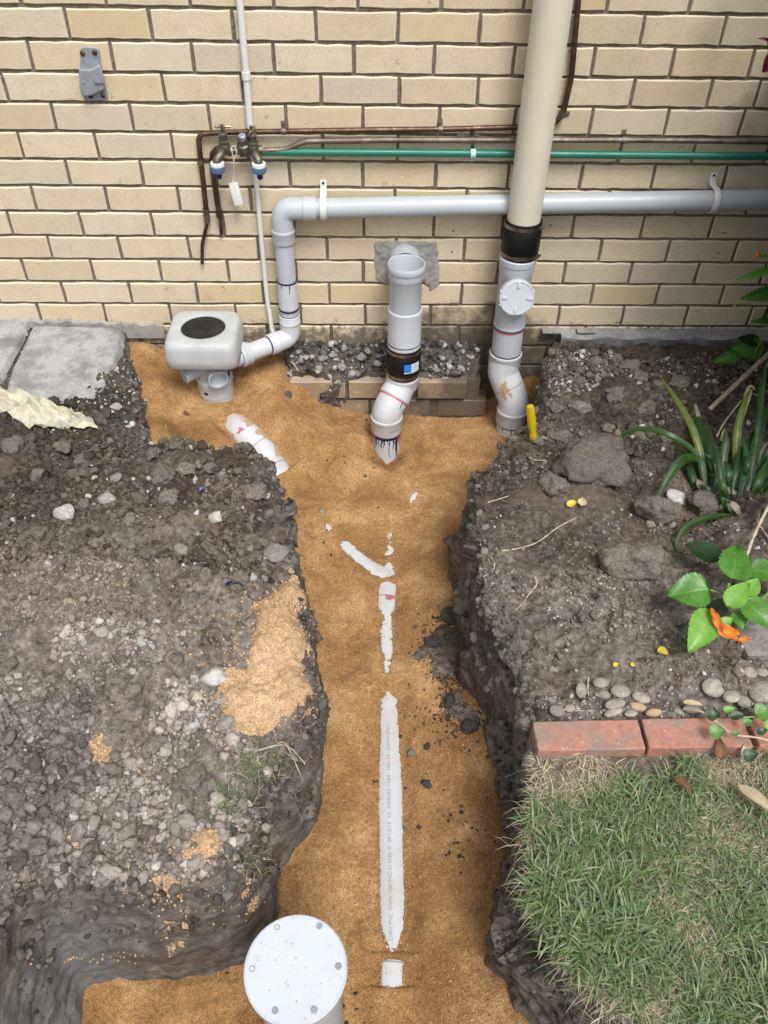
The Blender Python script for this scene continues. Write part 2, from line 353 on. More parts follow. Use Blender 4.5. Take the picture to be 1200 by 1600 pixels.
MAT['green_pipe'] = M_plastic('green_pipe_plastic', (.006, .155, .105), .33, .06)
MAT['blue'] = M_plastic('blue_plastic', (.10, .17, .34), .4, .15)
MAT['blue_dark'] = M_plastic('navy_plastic', (.008, .012, .09), .35, .05)
MAT['sticker_blue'] = M_plastic('blue_sticker', (.02, .20, .62), .4, .05)
MAT['sticker_white'] = M_plastic('white_sticker', (.62, .70, .72), .4, .12)
MAT['primer'] = M_plastic('navy_primer', (.012, .014, .055), .3, .02)
MAT['primer_red'] = M_plastic('pink_primer', (.42, .10, .12), .4, .05)
MAT['ink'] = M_plastic('grey_print', (.22, .24, .27), .5, .05)
MAT['black'] = M_plastic('black_plastic', (.006, .006, .007), .45, .06)
MAT['string'] = M_plastic('white_string', (.72, .72, .68), .8, .1)
def leafmat(name, a, b, vein, rough=.38, trans=.18):
    m = Mat(name, rough, .5); u = m.n('ShaderNodeUVMap').outputs[0]; x = m.xyz(u)
    rib = m.mapr(m.math('ABSOLUTE', m.math('SUBTRACT', x[0], .5)), .0, .035, 1.0, 0.0)
    sl = m.math('SUBTRACT', x[1], m.math('MULTIPLY', m.math('ABSOLUTE', m.math('SUBTRACT', x[0], .5)), .55)); wv = m.math('ABSOLUTE', m.math('SUBTRACT', m.math('FRACT', m.math('MULTIPLY', sl, 7.0)), .5))
    v = m.math('MAXIMUM', rib, m.math('MULTIPLY', m.mapr(wv, .0, .07, 1.0, 0.0), .7)); n = m.noise(45, 5, .65)
    c = m.mix(m.mapr(n, .3, .7), a, b); c = m.mix(m.math('MULTIPLY', v, .55), c, vein); m.col(c); m.bump(m.math('SUBTRACT', 1.0, v), .25, .002); m.bump(n, .2, .002)
    m.b.inputs['Subsurface Weight'].default_value = 0.0
    tr = m.n('ShaderNodeBsdfTranslucent'); m.l(c, tr.inputs[0]); ad = m.n('ShaderNodeMixShader'); ad.inputs[0].default_value = trans; m.l(m.b.outputs[0], ad.inputs[1]); m.l(tr.outputs[0], ad.inputs[2]); m.l(ad.outputs[0], m.t.nodes['Material Output'].inputs[0]); return m.m
MAT['leaf'] = leafmat('hibiscus_leaf', (.045, .155, .022), (.095, .25, .035), (.20, .36, .09))
MAT['leaf_bright'] = leafmat('young_hibiscus_leaf', (.11, .28, .03), (.17, .37, .05), (.28, .46, .12))
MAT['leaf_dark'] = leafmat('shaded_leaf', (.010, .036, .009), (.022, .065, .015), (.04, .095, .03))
MAT['strap'] = leafmat('strap_leaf', (.012, .042, .009), (.034, .080, .014), (.05, .10, .025), .38)
MAT['strap_pale'] = leafmat('pale_strap_leaf', (.20, .23, .08), (.34, .36, .17), (.42, .43, .25), .5)
MAT['strap_yellow'] = leafmat('yellowing_strap_leaf', (.045, .085, .012), (.13, .16, .022), (.17, .20, .05), .4)
MAT['strap_dead'] = leafmat('withered_strap_leaf', (.16, .13, .10), (.28, .24, .19), (.32, .28, .22), .7)
MAT['dead_leaf'] = leafmat('brown_dead_leaf', (.13, .055, .025), (.22, .11, .05), (.27, .16, .08), .7)
MAT['straw_leaf'] = leafmat('straw_leaf', (.42, .35, .22), (.55, .47, .32), (.6, .52, .36), .7)
MAT['yellow_leaf'] = leafmat('yellow_leaf', (.50, .42, .03), (.60, .52, .06), (.6, .55, .15), .5)
MAT['petal'] = leafmat('orange_petal', (.55, .045, .008), (.80, .36, .03), (.62, .05, .02), .55, .3)
MAT['petal_red'] = leafmat('crimson_petal', (.06, .004, .012), (.13, .008, .025), (.2, .03, .05), .5, .2)
def mk2():
    m = Mat('woody_stem', .8, .3); n = m.noise(60, 5, .7); m.col(m.ramp(n, [(.3, (.16, .115, .075)), (.7, (.36, .28, .20))])); m.bump(n, .5, .002); MAT['wood'] = m.m
    m = Mat('pale_root', .85, .3); n = m.noise(90, 4); m.col(m.ramp(n, [(.3, (.30, .25, .18)), (.7, (.52, .46, .36))])); MAT['root'] = m.m
    m = Mat('green_stem', .5, .4); n = m.noise(50, 4); m.col(m.ramp(n, [(.3, (.10, .20, .035)), (.7, (.22, .33, .09))])); MAT['stem'] = m.m
    m = Mat('grass_blades', .55, .35); t = m.attr(); m.col(t); tr = m.n('ShaderNodeBsdfTranslucent'); m.l(t, tr.inputs[0]); ad = m.n('ShaderNodeMixShader'); ad.inputs[0].default_value = .2
    m.l(m.b.outputs[0], ad.inputs[1]); m.l(tr.outputs[0], ad.inputs[2]); m.l(ad.outputs[0], m.t.nodes['Material Output'].inputs[0]); MAT['grass'] = m.m
    m = Mat('canvas_rag', .9, .2); n = m.noise(40, 6, .7); q = m.noise(500, 2); m.col(m.mix(m.ramp(m.noise(12, 6, .7), [(.5, 0.0), (.72, .6)]), m.ramp(n, [(.3, (.40, .38, .28)), (.7, (.55, .53, .42))]), (.20, .17, .11))); m.bump(q, .3, .001); m.bump(n, .3, .004); MAT['cloth'] = m.m
    m = Mat('red_clay_brick', .9, .25); n = m.noise(60, 6, .7); s = m.noise(12, 6, .75); c = m.ramp(n, [(.3, (.29, .125, .088)), (.7, (.44, .225, .165))]); c = m.mix(m.ramp(s, [(.46, 0.0), (.62, .85)]), c, (.22, .185, .165)); c = m.mix(m.ramp(m.noise(90, 4, .7), [(.62, 0.0), (.7, .7)]), c, (.58, .46, .40)); m.col(c); m.bump(n, .6, .003); MAT['redbrick'] = m.m
    m = Mat('speckled_gully_plastic', .55, .4); n = m.noise(190, 4, .7); b = m.noise(10, 5, .6); c = m.mix(m.mapr(b, .3, .7), (.36, .375, .385), (.47, .48, .485)); c = m.mix(m.ramp(n, [(.60, 0.0), (.68, .55)]), c, (.36, .37, .38)); m.col(c); m.bump(n, .35, .002); m.bump(b, .3, .01); MAT['gully'] = m.m
mk2()
# ================================================================== THE HOUSE WALL
CH = 0.08608; BL = 0.24; JT = 0.010
wall = thing('brick_wall', 'long cream brick house wall with dark raked mortar joints', 'wall', (0, 0, 0))
def brick_mesh(L, H, seed):
    rg = random.Random(seed); hx, hz = L/2, H/2; ring = []
    for (x0, z0, x1, z1, n) in ((-hx, -hz, hx, -hz, 6), (hx, -hz, hx, hz, 2), (hx, hz, -hx, hz, 6), (-hx, hz, -hx, -hz, 2)):
        for k in range(n): ring.append((x0+(x1-x0)*k/n, z0+(z1-z0)*k/n))
    n = len(ring); v = []; f = []
    jit = [(rg.uniform(-.0014, .0014), rg.uniform(-.0018, .0018)) for _ in ring]
    for (x, z), (a, b) in zip(ring, jit): v.append((x+a*.5, .09, z+b*.5))
    for (x, z), (a, b) in zip(ring, jit): v.append((x+a, .0028+rg.uniform(0, .0022), z+b))
    for (x, z), (a, b) in zip(ring, jit): v.append((x*(1-.0028/hx)+a, rg.uniform(-.0004, .0004), z*(1-.0028/hz)+b))
    for j in range(2):
        for k in range(n): f.append((j*n+k, j*n+(k+1) % n, (j+1)*n+(k+1) % n, (j+1)*n+k))
    f.append(tuple(2*n+k for k in range(n)))
    me = bpy.data.meshes.new('brick'); me.from_pydata(v, [], f); me.update(); me.shade_smooth(); me.set_sharp_from_angle(angle=math.radians(28)); return me
BM = [brick_mesh(BL-JT, CH-JT, k) for k in range(12)]
for me in BM: me.materials.append(MAT['brick'])
OFF = {-1: .2176, 0: .0944, 1: .2054, 2: .1036, 3: .2303, 4: .1025, 5: .230, 6: .0965, 7: .2331, 8: .1046, 9: .2309, 10: .1079, 11: .2383, 12: .1100}
far = MB()
def put_brick(xc, zc, wid, row, me=None):
    o = bpy.data.objects.new('brick', me or random.choice(BM)); link(o, wall); o.location = (xc, random.uniform(-.0015, .0012), zc)
    o.rotation_euler = (random.uniform(-.006, .006), random.uniform(-.004, .004), random.uniform(-.005, .005)); o.scale = ((wid)/(BL-JT), 1, 1); return o
for row in range(-17, 17):
    off = OFF.get(row, .2176 if row % 2 else .0944); zc = (11.5-row)*CH
    xj = off-10*BL
    joints = [xj+k*BL for k in range(22)]
    if row == 2: joints = [q for q in joints if q < 1.1]+[1.2126]+[1.2126+BL*k for k in range(1, 6)]
    for a, b in zip(joints[:-1], joints[1:]):
        xc = (a+b)/2; pxl = pix((a, 0, zc)); pxr = pix((b, 0, zc)); wid = b-a-JT+random.uniform(-.002, .001)
        zt = pix((xc, 0, zc-CH/2))[1]
        if pxr[0] > -70 and pxl[0] < 1270 and zt > -25 and row <= 15: put_brick(xc, zc, wid, row)
        elif abs(xc) < 2.9: far.box((xc, .046, zc), (wid, .09, CH-JT), bev=.002)
far.build('outer_brickwork', MAT['brick'], wall)['kind'] = 'stuff'
mb = MB(); mb.box((0, .0625, .55), (6.0, .11, 3.9)); mb.build('mortar', MAT['mortar'], wall, smooth=False)
# stepped footing courses laid bare in the pit
me = [brick_mesh(BL-JT, CH-JT, 40+k) for k in range(4)]
for q in me: q.materials.append(MAT['brick_low'])
for (row_z, y0, xs) in ((-.226, -.098, (-.195, .05, .293)), (-.322, -.082, (-.105, .136, .378))):
    for i, x in enumerate(xs):
        o = put_brick(x, row_z, BL-JT-(.04 if i == 2 else 0), 20, me[(i+(row_z < -.25)) % 4]); o.location.y = y0; o.name = 'footing_brick'
mb = MB(); mb.box((.07, -.042, -.32), (.74, .07, .26)); mb.build('footing_core', MAT['mortar'], wall, smooth=False)
# cement patch round the waste outlet, a smear, drilled holes
def blob_patch(name, outline, y_front, mat, seed, thick=.009):
    P = [aty(x, y, 0) for x, y in outline]; poly = np.array([[p[0], p[2]] for p in P]); lo = poly.min(0)-.01; hi = poly.max(0)+.01; s = .004
    nx, nz = int((hi[0]-lo[0])/s)+1, int((hi[1]-lo[1])/s)+1; X, Z = np.meshgrid(lo[0]+s*np.arange(nx), lo[1]+s*np.arange(nz)); Q = np.c_[X.ravel(), Z.ravel()]
    d = sdf(Q, poly)+.006*vnoise(Q, 45, seed); h = thick*sstep(d, -.002, .010)*(1+.5*vnoise(Q, 60, seed+1, 4)) + .003*vnoise(Q, 20, seed+2)
    V = np.c_[Q[:, 0], .004-h, Q[:, 1]]; idx = np.arange(nx*nz).reshape(nz, nx); T = np.c_[idx[:-1, :-1].ravel(), idx[:-1, 1:].ravel(), idx[1:, 1:].ravel(), idx[1:, :-1].ravel()]
    return big_mesh(name, V, T[(d[T] > -.001).all(1)], mat, wall)
blob_patch('cement_patch', [(583, 377), (640, 375), (683, 378), (687, 410), (688, 445), (672, 457), (660, 440), (640, 452), (600, 446), (583, 436)], 0, MAT['cement'], 3)
blob_patch('cement_smear', [(716, 205), (745, 205), (760, 216), (740, 222), (712, 220)], 0, MAT['cement'], 5, .004)
for (x, y) in ((105, 353), (114, 383), (708, 361), (706, 394), (860, 352), (1132, 364), (1122, 395), (1016, 385)):
    p = aty(x, y, -.0006); mb = MB(); mb.lathe([(.0034, 0), (.0028, .001), (.0005, .0012)], p, (0, 1, 0), 12, (True, True)); mb.build('drill_hole', MAT['black'], wall)

# concrete plinth strip, right
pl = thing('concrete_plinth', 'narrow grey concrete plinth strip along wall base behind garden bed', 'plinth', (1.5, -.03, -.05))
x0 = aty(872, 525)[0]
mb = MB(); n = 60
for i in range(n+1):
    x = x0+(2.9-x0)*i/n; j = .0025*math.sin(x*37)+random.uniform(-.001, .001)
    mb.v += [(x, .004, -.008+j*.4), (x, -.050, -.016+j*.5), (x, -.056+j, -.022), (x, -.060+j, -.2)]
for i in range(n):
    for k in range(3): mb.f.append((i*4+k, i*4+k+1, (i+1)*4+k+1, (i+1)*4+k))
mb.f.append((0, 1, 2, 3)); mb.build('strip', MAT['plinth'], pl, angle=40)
for (a, b, z) in ((.66, .73, .0), (.79, .86, .002)):
    mb = MB(); mb.box(((a+b)/2, -.024, z-.006), (b-a, .034, .008), bev=.004); mb.build('mortar_fleck', MAT['cement'], pl)

# ================================================================== GROUND: dug-up loam, one voxel-meshed body with the trench cut in it
RIM = [(868, 500), (858, 545), (858, 605), (846, 648), (815, 678), (772, 706), (740, 742), (735, 800), (742, 860), (752, 925), (772, 985), (798, 1035), (818, 1085), (826, 1130), (830, 1200),
       (824, 1300), (818, 1390), (850, 1470), (905, 1535), (960, 1600), (1020, 1680)]
RIML = [(12, 1470), (25, 1412), (75, 1390), (140, 1382), (220, 1390), (290, 1380), (350, 1352), (385, 1310), (398, 1260), (420, 1205), (452, 1165), (478, 1120), (484, 1060), (478, 1000), (470, 930), (462, 880), (452, 810), (436, 765), (410, 732), (372, 706), (325, 692),
        (232, 690), (220, 650), (210, 600), (202, 560), (196, 530), (192, 505)]
poly = [atz(x, y, 0)[:2] for x, y in RIM]+[(.62, -2.75), (-.80, -2.75)]+[atz(x, y, 0)[:2] for x, y in RIML]
poly[0] = np.array([poly[0][0], .06]); poly[-1] = np.array([poly[-1][0], .06])
TRENCH = np.array(poly)
def bank_height(P):
    x, y = P[:, 0], P[:, 1]; h = np.full(len(P), 0.0)
    left = sstep(-x, -.02, .10)
    h += left*(.035*np.exp(-((x+.55)/.5)**2-((y+1.25)/.55)**2)+.02*np.exp(-((x+.35)/.25)**2-((y+.80)/.2)**2))
    h += left*.026*vnoise(P, 3.2, 1, 3)+left*.020*vnoise(P, 11, 2, 3)
    rt = 1-left; bed = rt*sstep(y, -1.72, -1.6)
    h += bed*(.030*vnoise(P, 4.0, 3, 3)+.020*vnoise(P, 12, 4, 3)-.035*sstep(y, -.28, -.05)+.02*np.exp(-((x-.78)/.10)**2-((y+.20)/.14)**2)+.035*np.exp(-((x-.62)/.12)**2-((y+.95)/.12)**2))
    h += (rt-bed)*(.010*vnoise(P, 5, 6, 3)-.006)
    h -= left*.012*sstep(y, -.45, -.25)
    k = sstep(-x, .88, .96)*sstep(y, -.40, -.33); h = h*(1-k)+k*(-.010)
    return h
def ground_z(P):
    x, y = P[:, 0], P[:, 1]; d = sdf(P, TRENCH)+.016*vnoise(P, 9, 8, 3)+.006*vnoise(P, 30, 9, 2)
    hb = bank_height(P); hb = hb-.010*sstep(d, -.05, 0)
    ledge = sstep(x, -.37, -.29)*sstep(-x, -.445, -.425)*sstep(y, -.088, -.070)
    zb = -.62+ledge*(.62-.075-.11*sstep(-y, .0, .10)+.012*vnoise(P, 25, 12, 3))
    sl = np.exp(-((x+.31)/.10)**2-((y+.14)/.11)**2); zb = np.maximum(zb, -.62+sl*.42)
    w_ = .05+.02*vnoise(P, 4, 10, 2)+.10*np.exp(-((x-.62)/.14)**2-((y+.30)/.22)**2)
    return hb+(zb-hb)*(1-(1-np.clip(d/np.maximum(w_, .03), 0, 1))**2.2)
gx = np.arange(-1.75, 1.96, .012); gy = np.arange(-2.78, .071, .012)
X, Y = np.meshgrid(gx, gy); P = np.c_[X.ravel(), Y.ravel()]; Z = ground_z(P)
ny, nx = X.shape; idx = np.arange(nx*ny).reshape(ny, nx)
T = np.c_[idx[:-1, :-1].ravel(), idx[:-1, 1:].ravel(), idx[1:, 1:].ravel(), idx[1:, :-1].ravel()]
nv = nx*ny; V = np.r_[np.c_[P, Z], np.c_[P, np.full(nv, -.80)]]; T2 = (T[:, ::-1]+nv); side = []
def strip(ids):
    for a, b in zip(ids[:-1], ids[1:]): side.append((b, a, a+nv, b+nv))
strip(list(idx[0, :])); strip(list(idx[:, -1])); strip(list(idx[-1, ::-1])); strip(list(idx[::-1, 0]))
tmp = big_mesh('ground', V, np.r_[T, T2, np.array([s[::-1] for s in side])], MAT['soil'])
md = tmp.modifiers.new('v', 'REMESH'); md.mode = 'VOXEL'; md.voxel_size = .0085; md.use_smooth_shade = True
dg = bpy.context.evaluated_depsgraph_get(); em = tmp.evaluated_get(dg).to_mesh()
nvv = len(em.vertices); V = np.empty(nvv*3, np.float32); em.vertices.foreach_get('co', V); V = V.reshape(-1, 3).astype(float)
Nn = np.empty(nvv*3, np.float32); em.vertices.foreach_get('normal', Nn); Nn = Nn.reshape(-1, 3).astype(float)
nl = len(em.loops); li = np.empty(nl, np.int32); em.loops.foreach_get('vertex_index', li); T = li.reshape(-1, 4)
tmp.evaluated_get(dg).to_mesh_clear(); bpy.data.objects.remove(tmp, do_unlink=True)
keep = ~(V[T][:, :, 2] < -.70).all(1); T = T[keep]; used = np.unique(T); mp = -np.ones(nvv, np.int64); mp[used] = np.arange(len(used)); T = mp[T]; V = V[used]; Nn = Nn[used]
facew = sstep(-Nn[:, 2], -.75, -.3)                       # 1 on the cut faces, 0 on top
lawnm = sstep(-V[:, 1], 1.70, 1.76)*sstep(V[:, 0], .0, .1)
topw = 1-facew
from mathutils.kdtree import KDTree
def facets(V, n, seed, tilt, off):
    """broken-earth facets: a tilted plane per nearest seed cell"""
    rg = np.random.default_rng(seed); S_ = V[rg.integers(0, len(V), n)]; kd = KDTree(n)
    for i, q in enumerate(S_): kd.insert(q, i)
    kd.balance(); W_ = V+.006*np.c_[vnoise(V, 60, seed), vnoise(V, 60, seed+1), vnoise(V, 60, seed+2)]; ix = np.array([kd.find(q)[1] for q in W_]); tv = rg.normal(size=(n, 3))*tilt
    return ((V-S_[ix])*tv[ix]).sum(1)+rg.normal(size=n)[ix]*off
rough = 1-.8*sstep(vnoise(V, 2.3, 21, 2), -.02, .38)*topw  # some trodden smooth areas
fc = facets(V, 9000, 5, .22, .0022); fb = facets(V, 1500, 6, .16, .004)
disp = topw*(1-.8*lawnm)*rough*(.009*vnoise(V, 22, 22, 4)+.0035*vnoise(V, 80, 23, 2)+1.1*fc+.8*fb)+facew*(.020*vnoise(V, 6, 25, 3)+.006*vnoise(V, 28, 26, 4)+.004*vnoise(V, 70, 27, 2)+(.75*fb+.6*fc)*(1-.7*sstep(-V[:, 0], .15, .3)*sstep(-V[:, 1], 1.9, 2.0)))
disp *= 1-.92*sstep(-V[:, 0], .86, .94)*sstep(V[:, 1], -.36, -.30)
V = V+Nn*disp[:, None]
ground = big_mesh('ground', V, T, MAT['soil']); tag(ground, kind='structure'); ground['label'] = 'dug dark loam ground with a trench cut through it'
# wider ground outside the dug area
mb = MB()
for (a, b, c, d) in ((-8, -1.74, -9, .05), (1.95, 8, -9, .05), (-1.75, 1.96, -9, -2.77)): mb.add([(a, c, -.03), (b, c, -.03), (b, d, -.03), (a, d, -.03)], [(0, 1, 2, 3)])
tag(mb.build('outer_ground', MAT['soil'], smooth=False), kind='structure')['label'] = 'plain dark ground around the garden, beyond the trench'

# ================================================================== SAND FILL with the half-buried drains
S_PTS = [(205, 545, -.075), (225, 600, -.085), (235, 665, -.13), (300, 672, -.19), (330, 625, -.175), (290, 560, -.12), (400, 575, -.12), (430, 565, -.13), (460, 590, -.19), (490, 640, -.27), (380, 640, -.20), (440, 700, -.29), (540, 660, -.345), (600, 672, -.365), (700, 668, -.375),
         (760, 670, -.375), (800, 672, -.37), (845, 600, -.22), (835, 640, -.30), (612, 712, -.385), (480, 770, -.36), (560, 780, -.395), (650, 790, -.395), (710, 780, -.38), (600, 850, -.405), (500, 900, -.40), (700, 920, -.39), (600, 1000, -.413), (720, 1050, -.395), (780, 1110, -.37), (520, 1100, -.41),
         (600, 1200, -.428), (770, 1250, -.40), (480, 1300, -.42), (600, 1400, -.440), (760, 1400, -.415), (600, 1540, -.452), (800, 1540, -.37), (870, 1590, -.33), (770, 1500, -.41), (300, 1580, -.47), (600, 1700, -.46), (100, 1700, -.48), (920, 1700, -.34)]
SP = np.array([[*atz(x, y, z)[:2], z] for x, y, z in S_PTS])
def sand_base(P):
    d2 = ((P[:, None, :]-SP[None, :, :2])**2).sum(2)+.0012; wq = d2**-1.6
    z = (wq*SP[:, 2]).sum(1)/wq.sum(1)
    return z
R_D = .055
MAINPX = [(612, 800), (609, 850), (606, 905), (604, 960), (605, 1050), (608, 1100), (610, 1200), (611, 1300), (613, 1400), (614, 1480), (613, 1520), (612, 1700)]
MAINHW = [(830, 0), (838, 4), (844, 0), (852, 4), (866, 5), (874, 0), (882, 4), (890, 9), (898, 9), (903, 1), (908, 0), (911, 13), (945, 13), (953, 10), (962, 6), (975, 6), (985, 8), (1000, 9), (1015, 8), (1030, 5), (1050, 3), (1056, 0), (1078, 0), (1086, 6), (1092, 12), (1120, 13), (1150, 14),
          (1200, 17), (1260, 18), (1330, 18), (1400, 19), (1440, 18), (1455, 15), (1470, 10), (1485, 4), (1489, 0), (1497, 0), (1500, 16), (1540, 16), (1543, 0)]
BRPX = [(348, 638, -.245), (362, 648, -.216), (374, 657, -.207), (398, 676, -.235), (418, 702, -.27), (436, 733, -.312), (470, 778, -.368), (515, 825, -.400), (545, 855, -.404), (575, 880, -.405), (606, 897, -.406)]
BRHW = [(363, 0), (367, 12), (374, 20), (398, 25), (420, 25), (432, 23), (438, 20), (441, 0), (508, 0), (512, 4), (519, 4), (523, 0), (534, 0), (540, 8), (560, 9), (590, 9), (606, 10)]
RBPX = [(610, 850, -.415), (648, 775, -.398), (700, 735, -.40), (770, 700, -.40)]
def pline(px, zt=None):
    o = []
    for q in px:
        z = q[2] if len(q) > 2 else float(np.interp(q[1], [800, 1000, 1200, 1400, 1540, 1700], [-.407, -.414, -.428, -.440, -.450, -.462]))
        o.append(atz(q[0], q[1], z))
    return np.array(o)     # points along the TOP of the pipe
MAINP = pline(MAINPX); BRP = pline(BRPX); RBP = pline(RBPX)
def near_line(P, L):
    best = np.full(len(P), 1e9); zt = np.zeros(len(P)); px = np.zeros((len(P), 2)); sgn = np.zeros(len(P))
    for a, b in zip(L[:-1], L[1:]):
        e = (b-a)[:2]; q = P-a[:2]; t = np.clip((q@e)/(e@e), 0, 1); c = a[:2]+t[:, None]*e; d = np.hypot(*(P-c).T); m = d < best
        best = np.where(m, d, best); zt = np.where(m, a[2]+t*(b[2]-a[2]), zt); px = np.where(m[:, None], c, px)
    return best, zt, px
def cover(P, z, L, hwtab, axis, amp=1.0, w0=.037, w1=.085):
    d, zt, c = near_line(P, L); sel = d < .16; i = np.where(sel)[0]
    if len(i) == 0: return z
    q = np.c_[c[i], zt[i]]; v = q-CAM; dep = v@_f; pxx = 600+F_PX*(v@_r)/dep; pyy = 800-F_PX*(v@_u)/dep
    jit = 5*vnoise(q, 40, 31, 3)*amp
    hw = np.interp((pyy if axis else pxx)+jit*.4, [a for a, _ in hwtab], [b for _, b in hwtab], left=0, right=0)*dep/F_PX
    hw = np.minimum(hw, R_D*.97); Pi = P[i]
    lev = np.where(hw > .0008, zt[i]-R_D+np.sqrt(np.maximum(R_D**2-hw**2, 0)), np.maximum(zt[i]+.006, z[i]))+.0030*vnoise(Pi, 90, 33, 3)*np.clip(hw/.01, .5, 1)
    wt = 1-sstep(d[i], w0, w1); z[i] = z[i]*(1-wt)+lev*wt; return z
xs = np.concatenate([np.arange(-1.3, -.05, .007), np.arange(-.05, .11, .0025), np.arange(.11, .80, .007)])
ys = np.concatenate([np.arange(-2.76, -.55, .0045), np.arange(-.55, .03, .006)])
X, Y = np.meshgrid(xs, ys); P = np.c_[X.ravel(), Y.ravel()]
Z = sand_base(P)+.010*vnoise(P, 5, 35, 3)+.0085*vnoise(P, 13, 36, 3)+.0048*(1-2*np.abs(vnoise(P, 24, 41, 3)))*sstep(vnoise(P, 4, 42, 2), -.1, .4)+.0030*vnoise(P, 55, 37, 3)+.0050*vnoise(P, 34, 43, 3)*sstep(vnoise(P, 3.5, 44, 2), -.15, .3)-.010*sstep(1-np.abs(vnoise(P*np.array([1, .35]), 9, 45, 1))*6, .2, 1)*sstep(vnoise(P, 2.5, 46, 2), .0, .3)
dm = sdf(P, TRENCH); Z += .020*np.exp(-((dm-.05)/.05)**2)*np.clip(vnoise(P, 6, 38, 2)*.9+.25, -.3, 1)       # loose sand banked against the sides
for (x, y, rr, hh) in ((560, 700, .10, .018), (690, 690, .12, .015), (640, 770, .09, .010), (470, 640, .08, .02), (300, 610, .07, .02), (740, 1180, .09, .022), (770, 1090, .06, .05), (720, 1330, .10, .015), (480, 1360, .08, .02)):
    c = atz(x, y, -.38 if y > 640 else -.2); Z += hh*np.exp(-((P-c[:2])**2).sum(1)/rr**2)*(1+.4*vnoise(P, 25, 39, 2))
_c = np.array((.087, -.30)); Z -= .045*np.exp(-((P-_c)**2).sum(1)/.055**2)
Z = cover(P, Z, RBP, [(640, 0), (644, 3), (652, 3), (656, 0)], False); Z = cover(P, Z, BRP, BRHW, False, 2.2, .052, .11); Z = cover(P, Z, MAINP, MAINHW, True, 1.0, .031, .080)
ny, nx = X.shape; idx = np.arange(nx*ny).reshape(ny, nx); T = np.c_[idx[:-1, :-1].ravel(), idx[:-1, 1:].ravel(), idx[1:, 1:].ravel(), idx[1:, :-1].ravel()]
T = T[(dm[T] > -.06).all(1)]
SV = np.c_[P, Z]
sandfill = big_mesh('sand', SV, T, MAT['sand']); tag(sandfill, kind='structure'); sandfill['label'] = 'orange brown bedding sand filling the trench floor'

bvh = BVHTree.FromPolygons([tuple(p) for p in V], [tuple(map(int, q.vertices)) for q in ground.data.polygons])
bvs = BVHTree.FromPolygons([tuple(p) for p in SV], [tuple(map(int, q.vertices)) for q in sandfill.data.polygons])
def drop(x, y, sand=True):
    """height of the ground surface under a plan point, with its normal"""
    a = bvh.ray_cast(Vector((x, y, 1)), Vector((0, 0, -1))); b = bvs.ray_cast(Vector((x, y, 1)), Vector((0, 0, -1))) if sand else (None,)
    if a[0] is None and b[0] is None: return None
    if a[0] is None or (b[0] is not None and b[0].z > a[0].z): return b[0], b[1], 's'
    return a[0], a[1], 'g'
def hit(x, y):
    d = Vector(ray(x, y)); o = Vector(CAM); a = bvh.ray_cast(o, d); b = bvs.ray_cast(o, d)
    if a[0] is None and b[0] is None: return np.array(atz(x, y, 0)), np.array((0, 0, 1.0)), 'n'
    if a[0] is None or (b[0] is not None and b[3] < a[3]): return np.array(b[0]), np.array(b[1]), 's'
    return np.array(a[0]), np.array(a[1]), 'g'
# ================================================================== PIPEWORK
def ring(mb, o, ax, r, h, wd=.003, lift=.0006):
    mb.lathe([(r, h-wd/2), (r+lift, h-wd/2), (r+lift, h+wd/2), (r, h+wd/2)], o, ax, 40)
def socket(mb, o, ax, r, h0, h1, lip=.0045, seg=40):
    """pipe socket / collar around an axis between h0 and h1"""
    mb.lathe([(r-.001, h0), (r+lip, h0+.001), (r+lip+.0012, h0+.004), (r+lip+.0012, h0+.009), (r+lip, h0+.011), (r+lip, h1-.004), (r+lip-.001, h1), (r-.001, h1+.001)], o, ax, seg)
def rubber_coupling(parent, o, ax, r, h0, h1, screw_dir):
    g = MB(); g.lathe([(r, h0), (r+.006, h0), (r+.007, h0+.003), (r+.007, h0+.024), (r+.0095, h0+.028), (r+.0095, h1-.028), (r+.007, h1-.024), (r+.007, h1-.003), (r+.006, h1), (r, h1)], o, ax, 48)
    c = g.build('rubber_coupling', MAT['rubber'], parent)
    for hh in (h0+.013, h1-.013):
        b = MB(); b.lathe([(r+.0072, hh-.006), (r+.0084, hh-.006), (r+.0084, hh+.006), (r+.0072, hh+.006)], o, ax, 48)
        sd_ = nrm(screw_dir); p = np.asarray(o)+nrm(ax)*hh+sd_*(r+.012); t = nrm(np.cross(ax, sd_))
        b.box(p-sd_*.003, (.010, .014, .012), Matrix([list(q) for q in (sd_, t, nrm(ax))]).transposed(), .002); b.tube([p-t*.012+sd_*.003, p+t*.012+sd_*.003], .0042, 10)
        b.build('clamp_band', MAT['steel'], c)
    return c
def drip(mb, o, ax, r, th, wd, h0, h1, n=8, face=(0, -1, .35)):
    """paint run down a pipe: ragged, tapering"""
    o = np.asarray(o, float); ax = nrm(ax); a = nrm(np.asarray(face)-ax*(np.asarray(face)@ax)); b = np.cross(ax, a); v = []
    for j in range(n+1):
        t = j/n; hh = h0+(h1-h0)*t; ww = wd*(1-.75*t)*(1+.25*math.sin(th*50+j*2.1))
        if j == n: ww *= .5
        for s_ in (-1, 0, 1):
            q = th+.06*math.sin(j*.7+th*9)*t+s_*ww/2; v.append(o+ax*hh+(r+.0005)*(math.cos(q)*a+math.sin(q)*b))
    mb.add(v, [(j*3+k, j*3+k+1, (j+1)*3+k+1, (j+1)*3+k) for j in range(n) for k in (0, 1)])

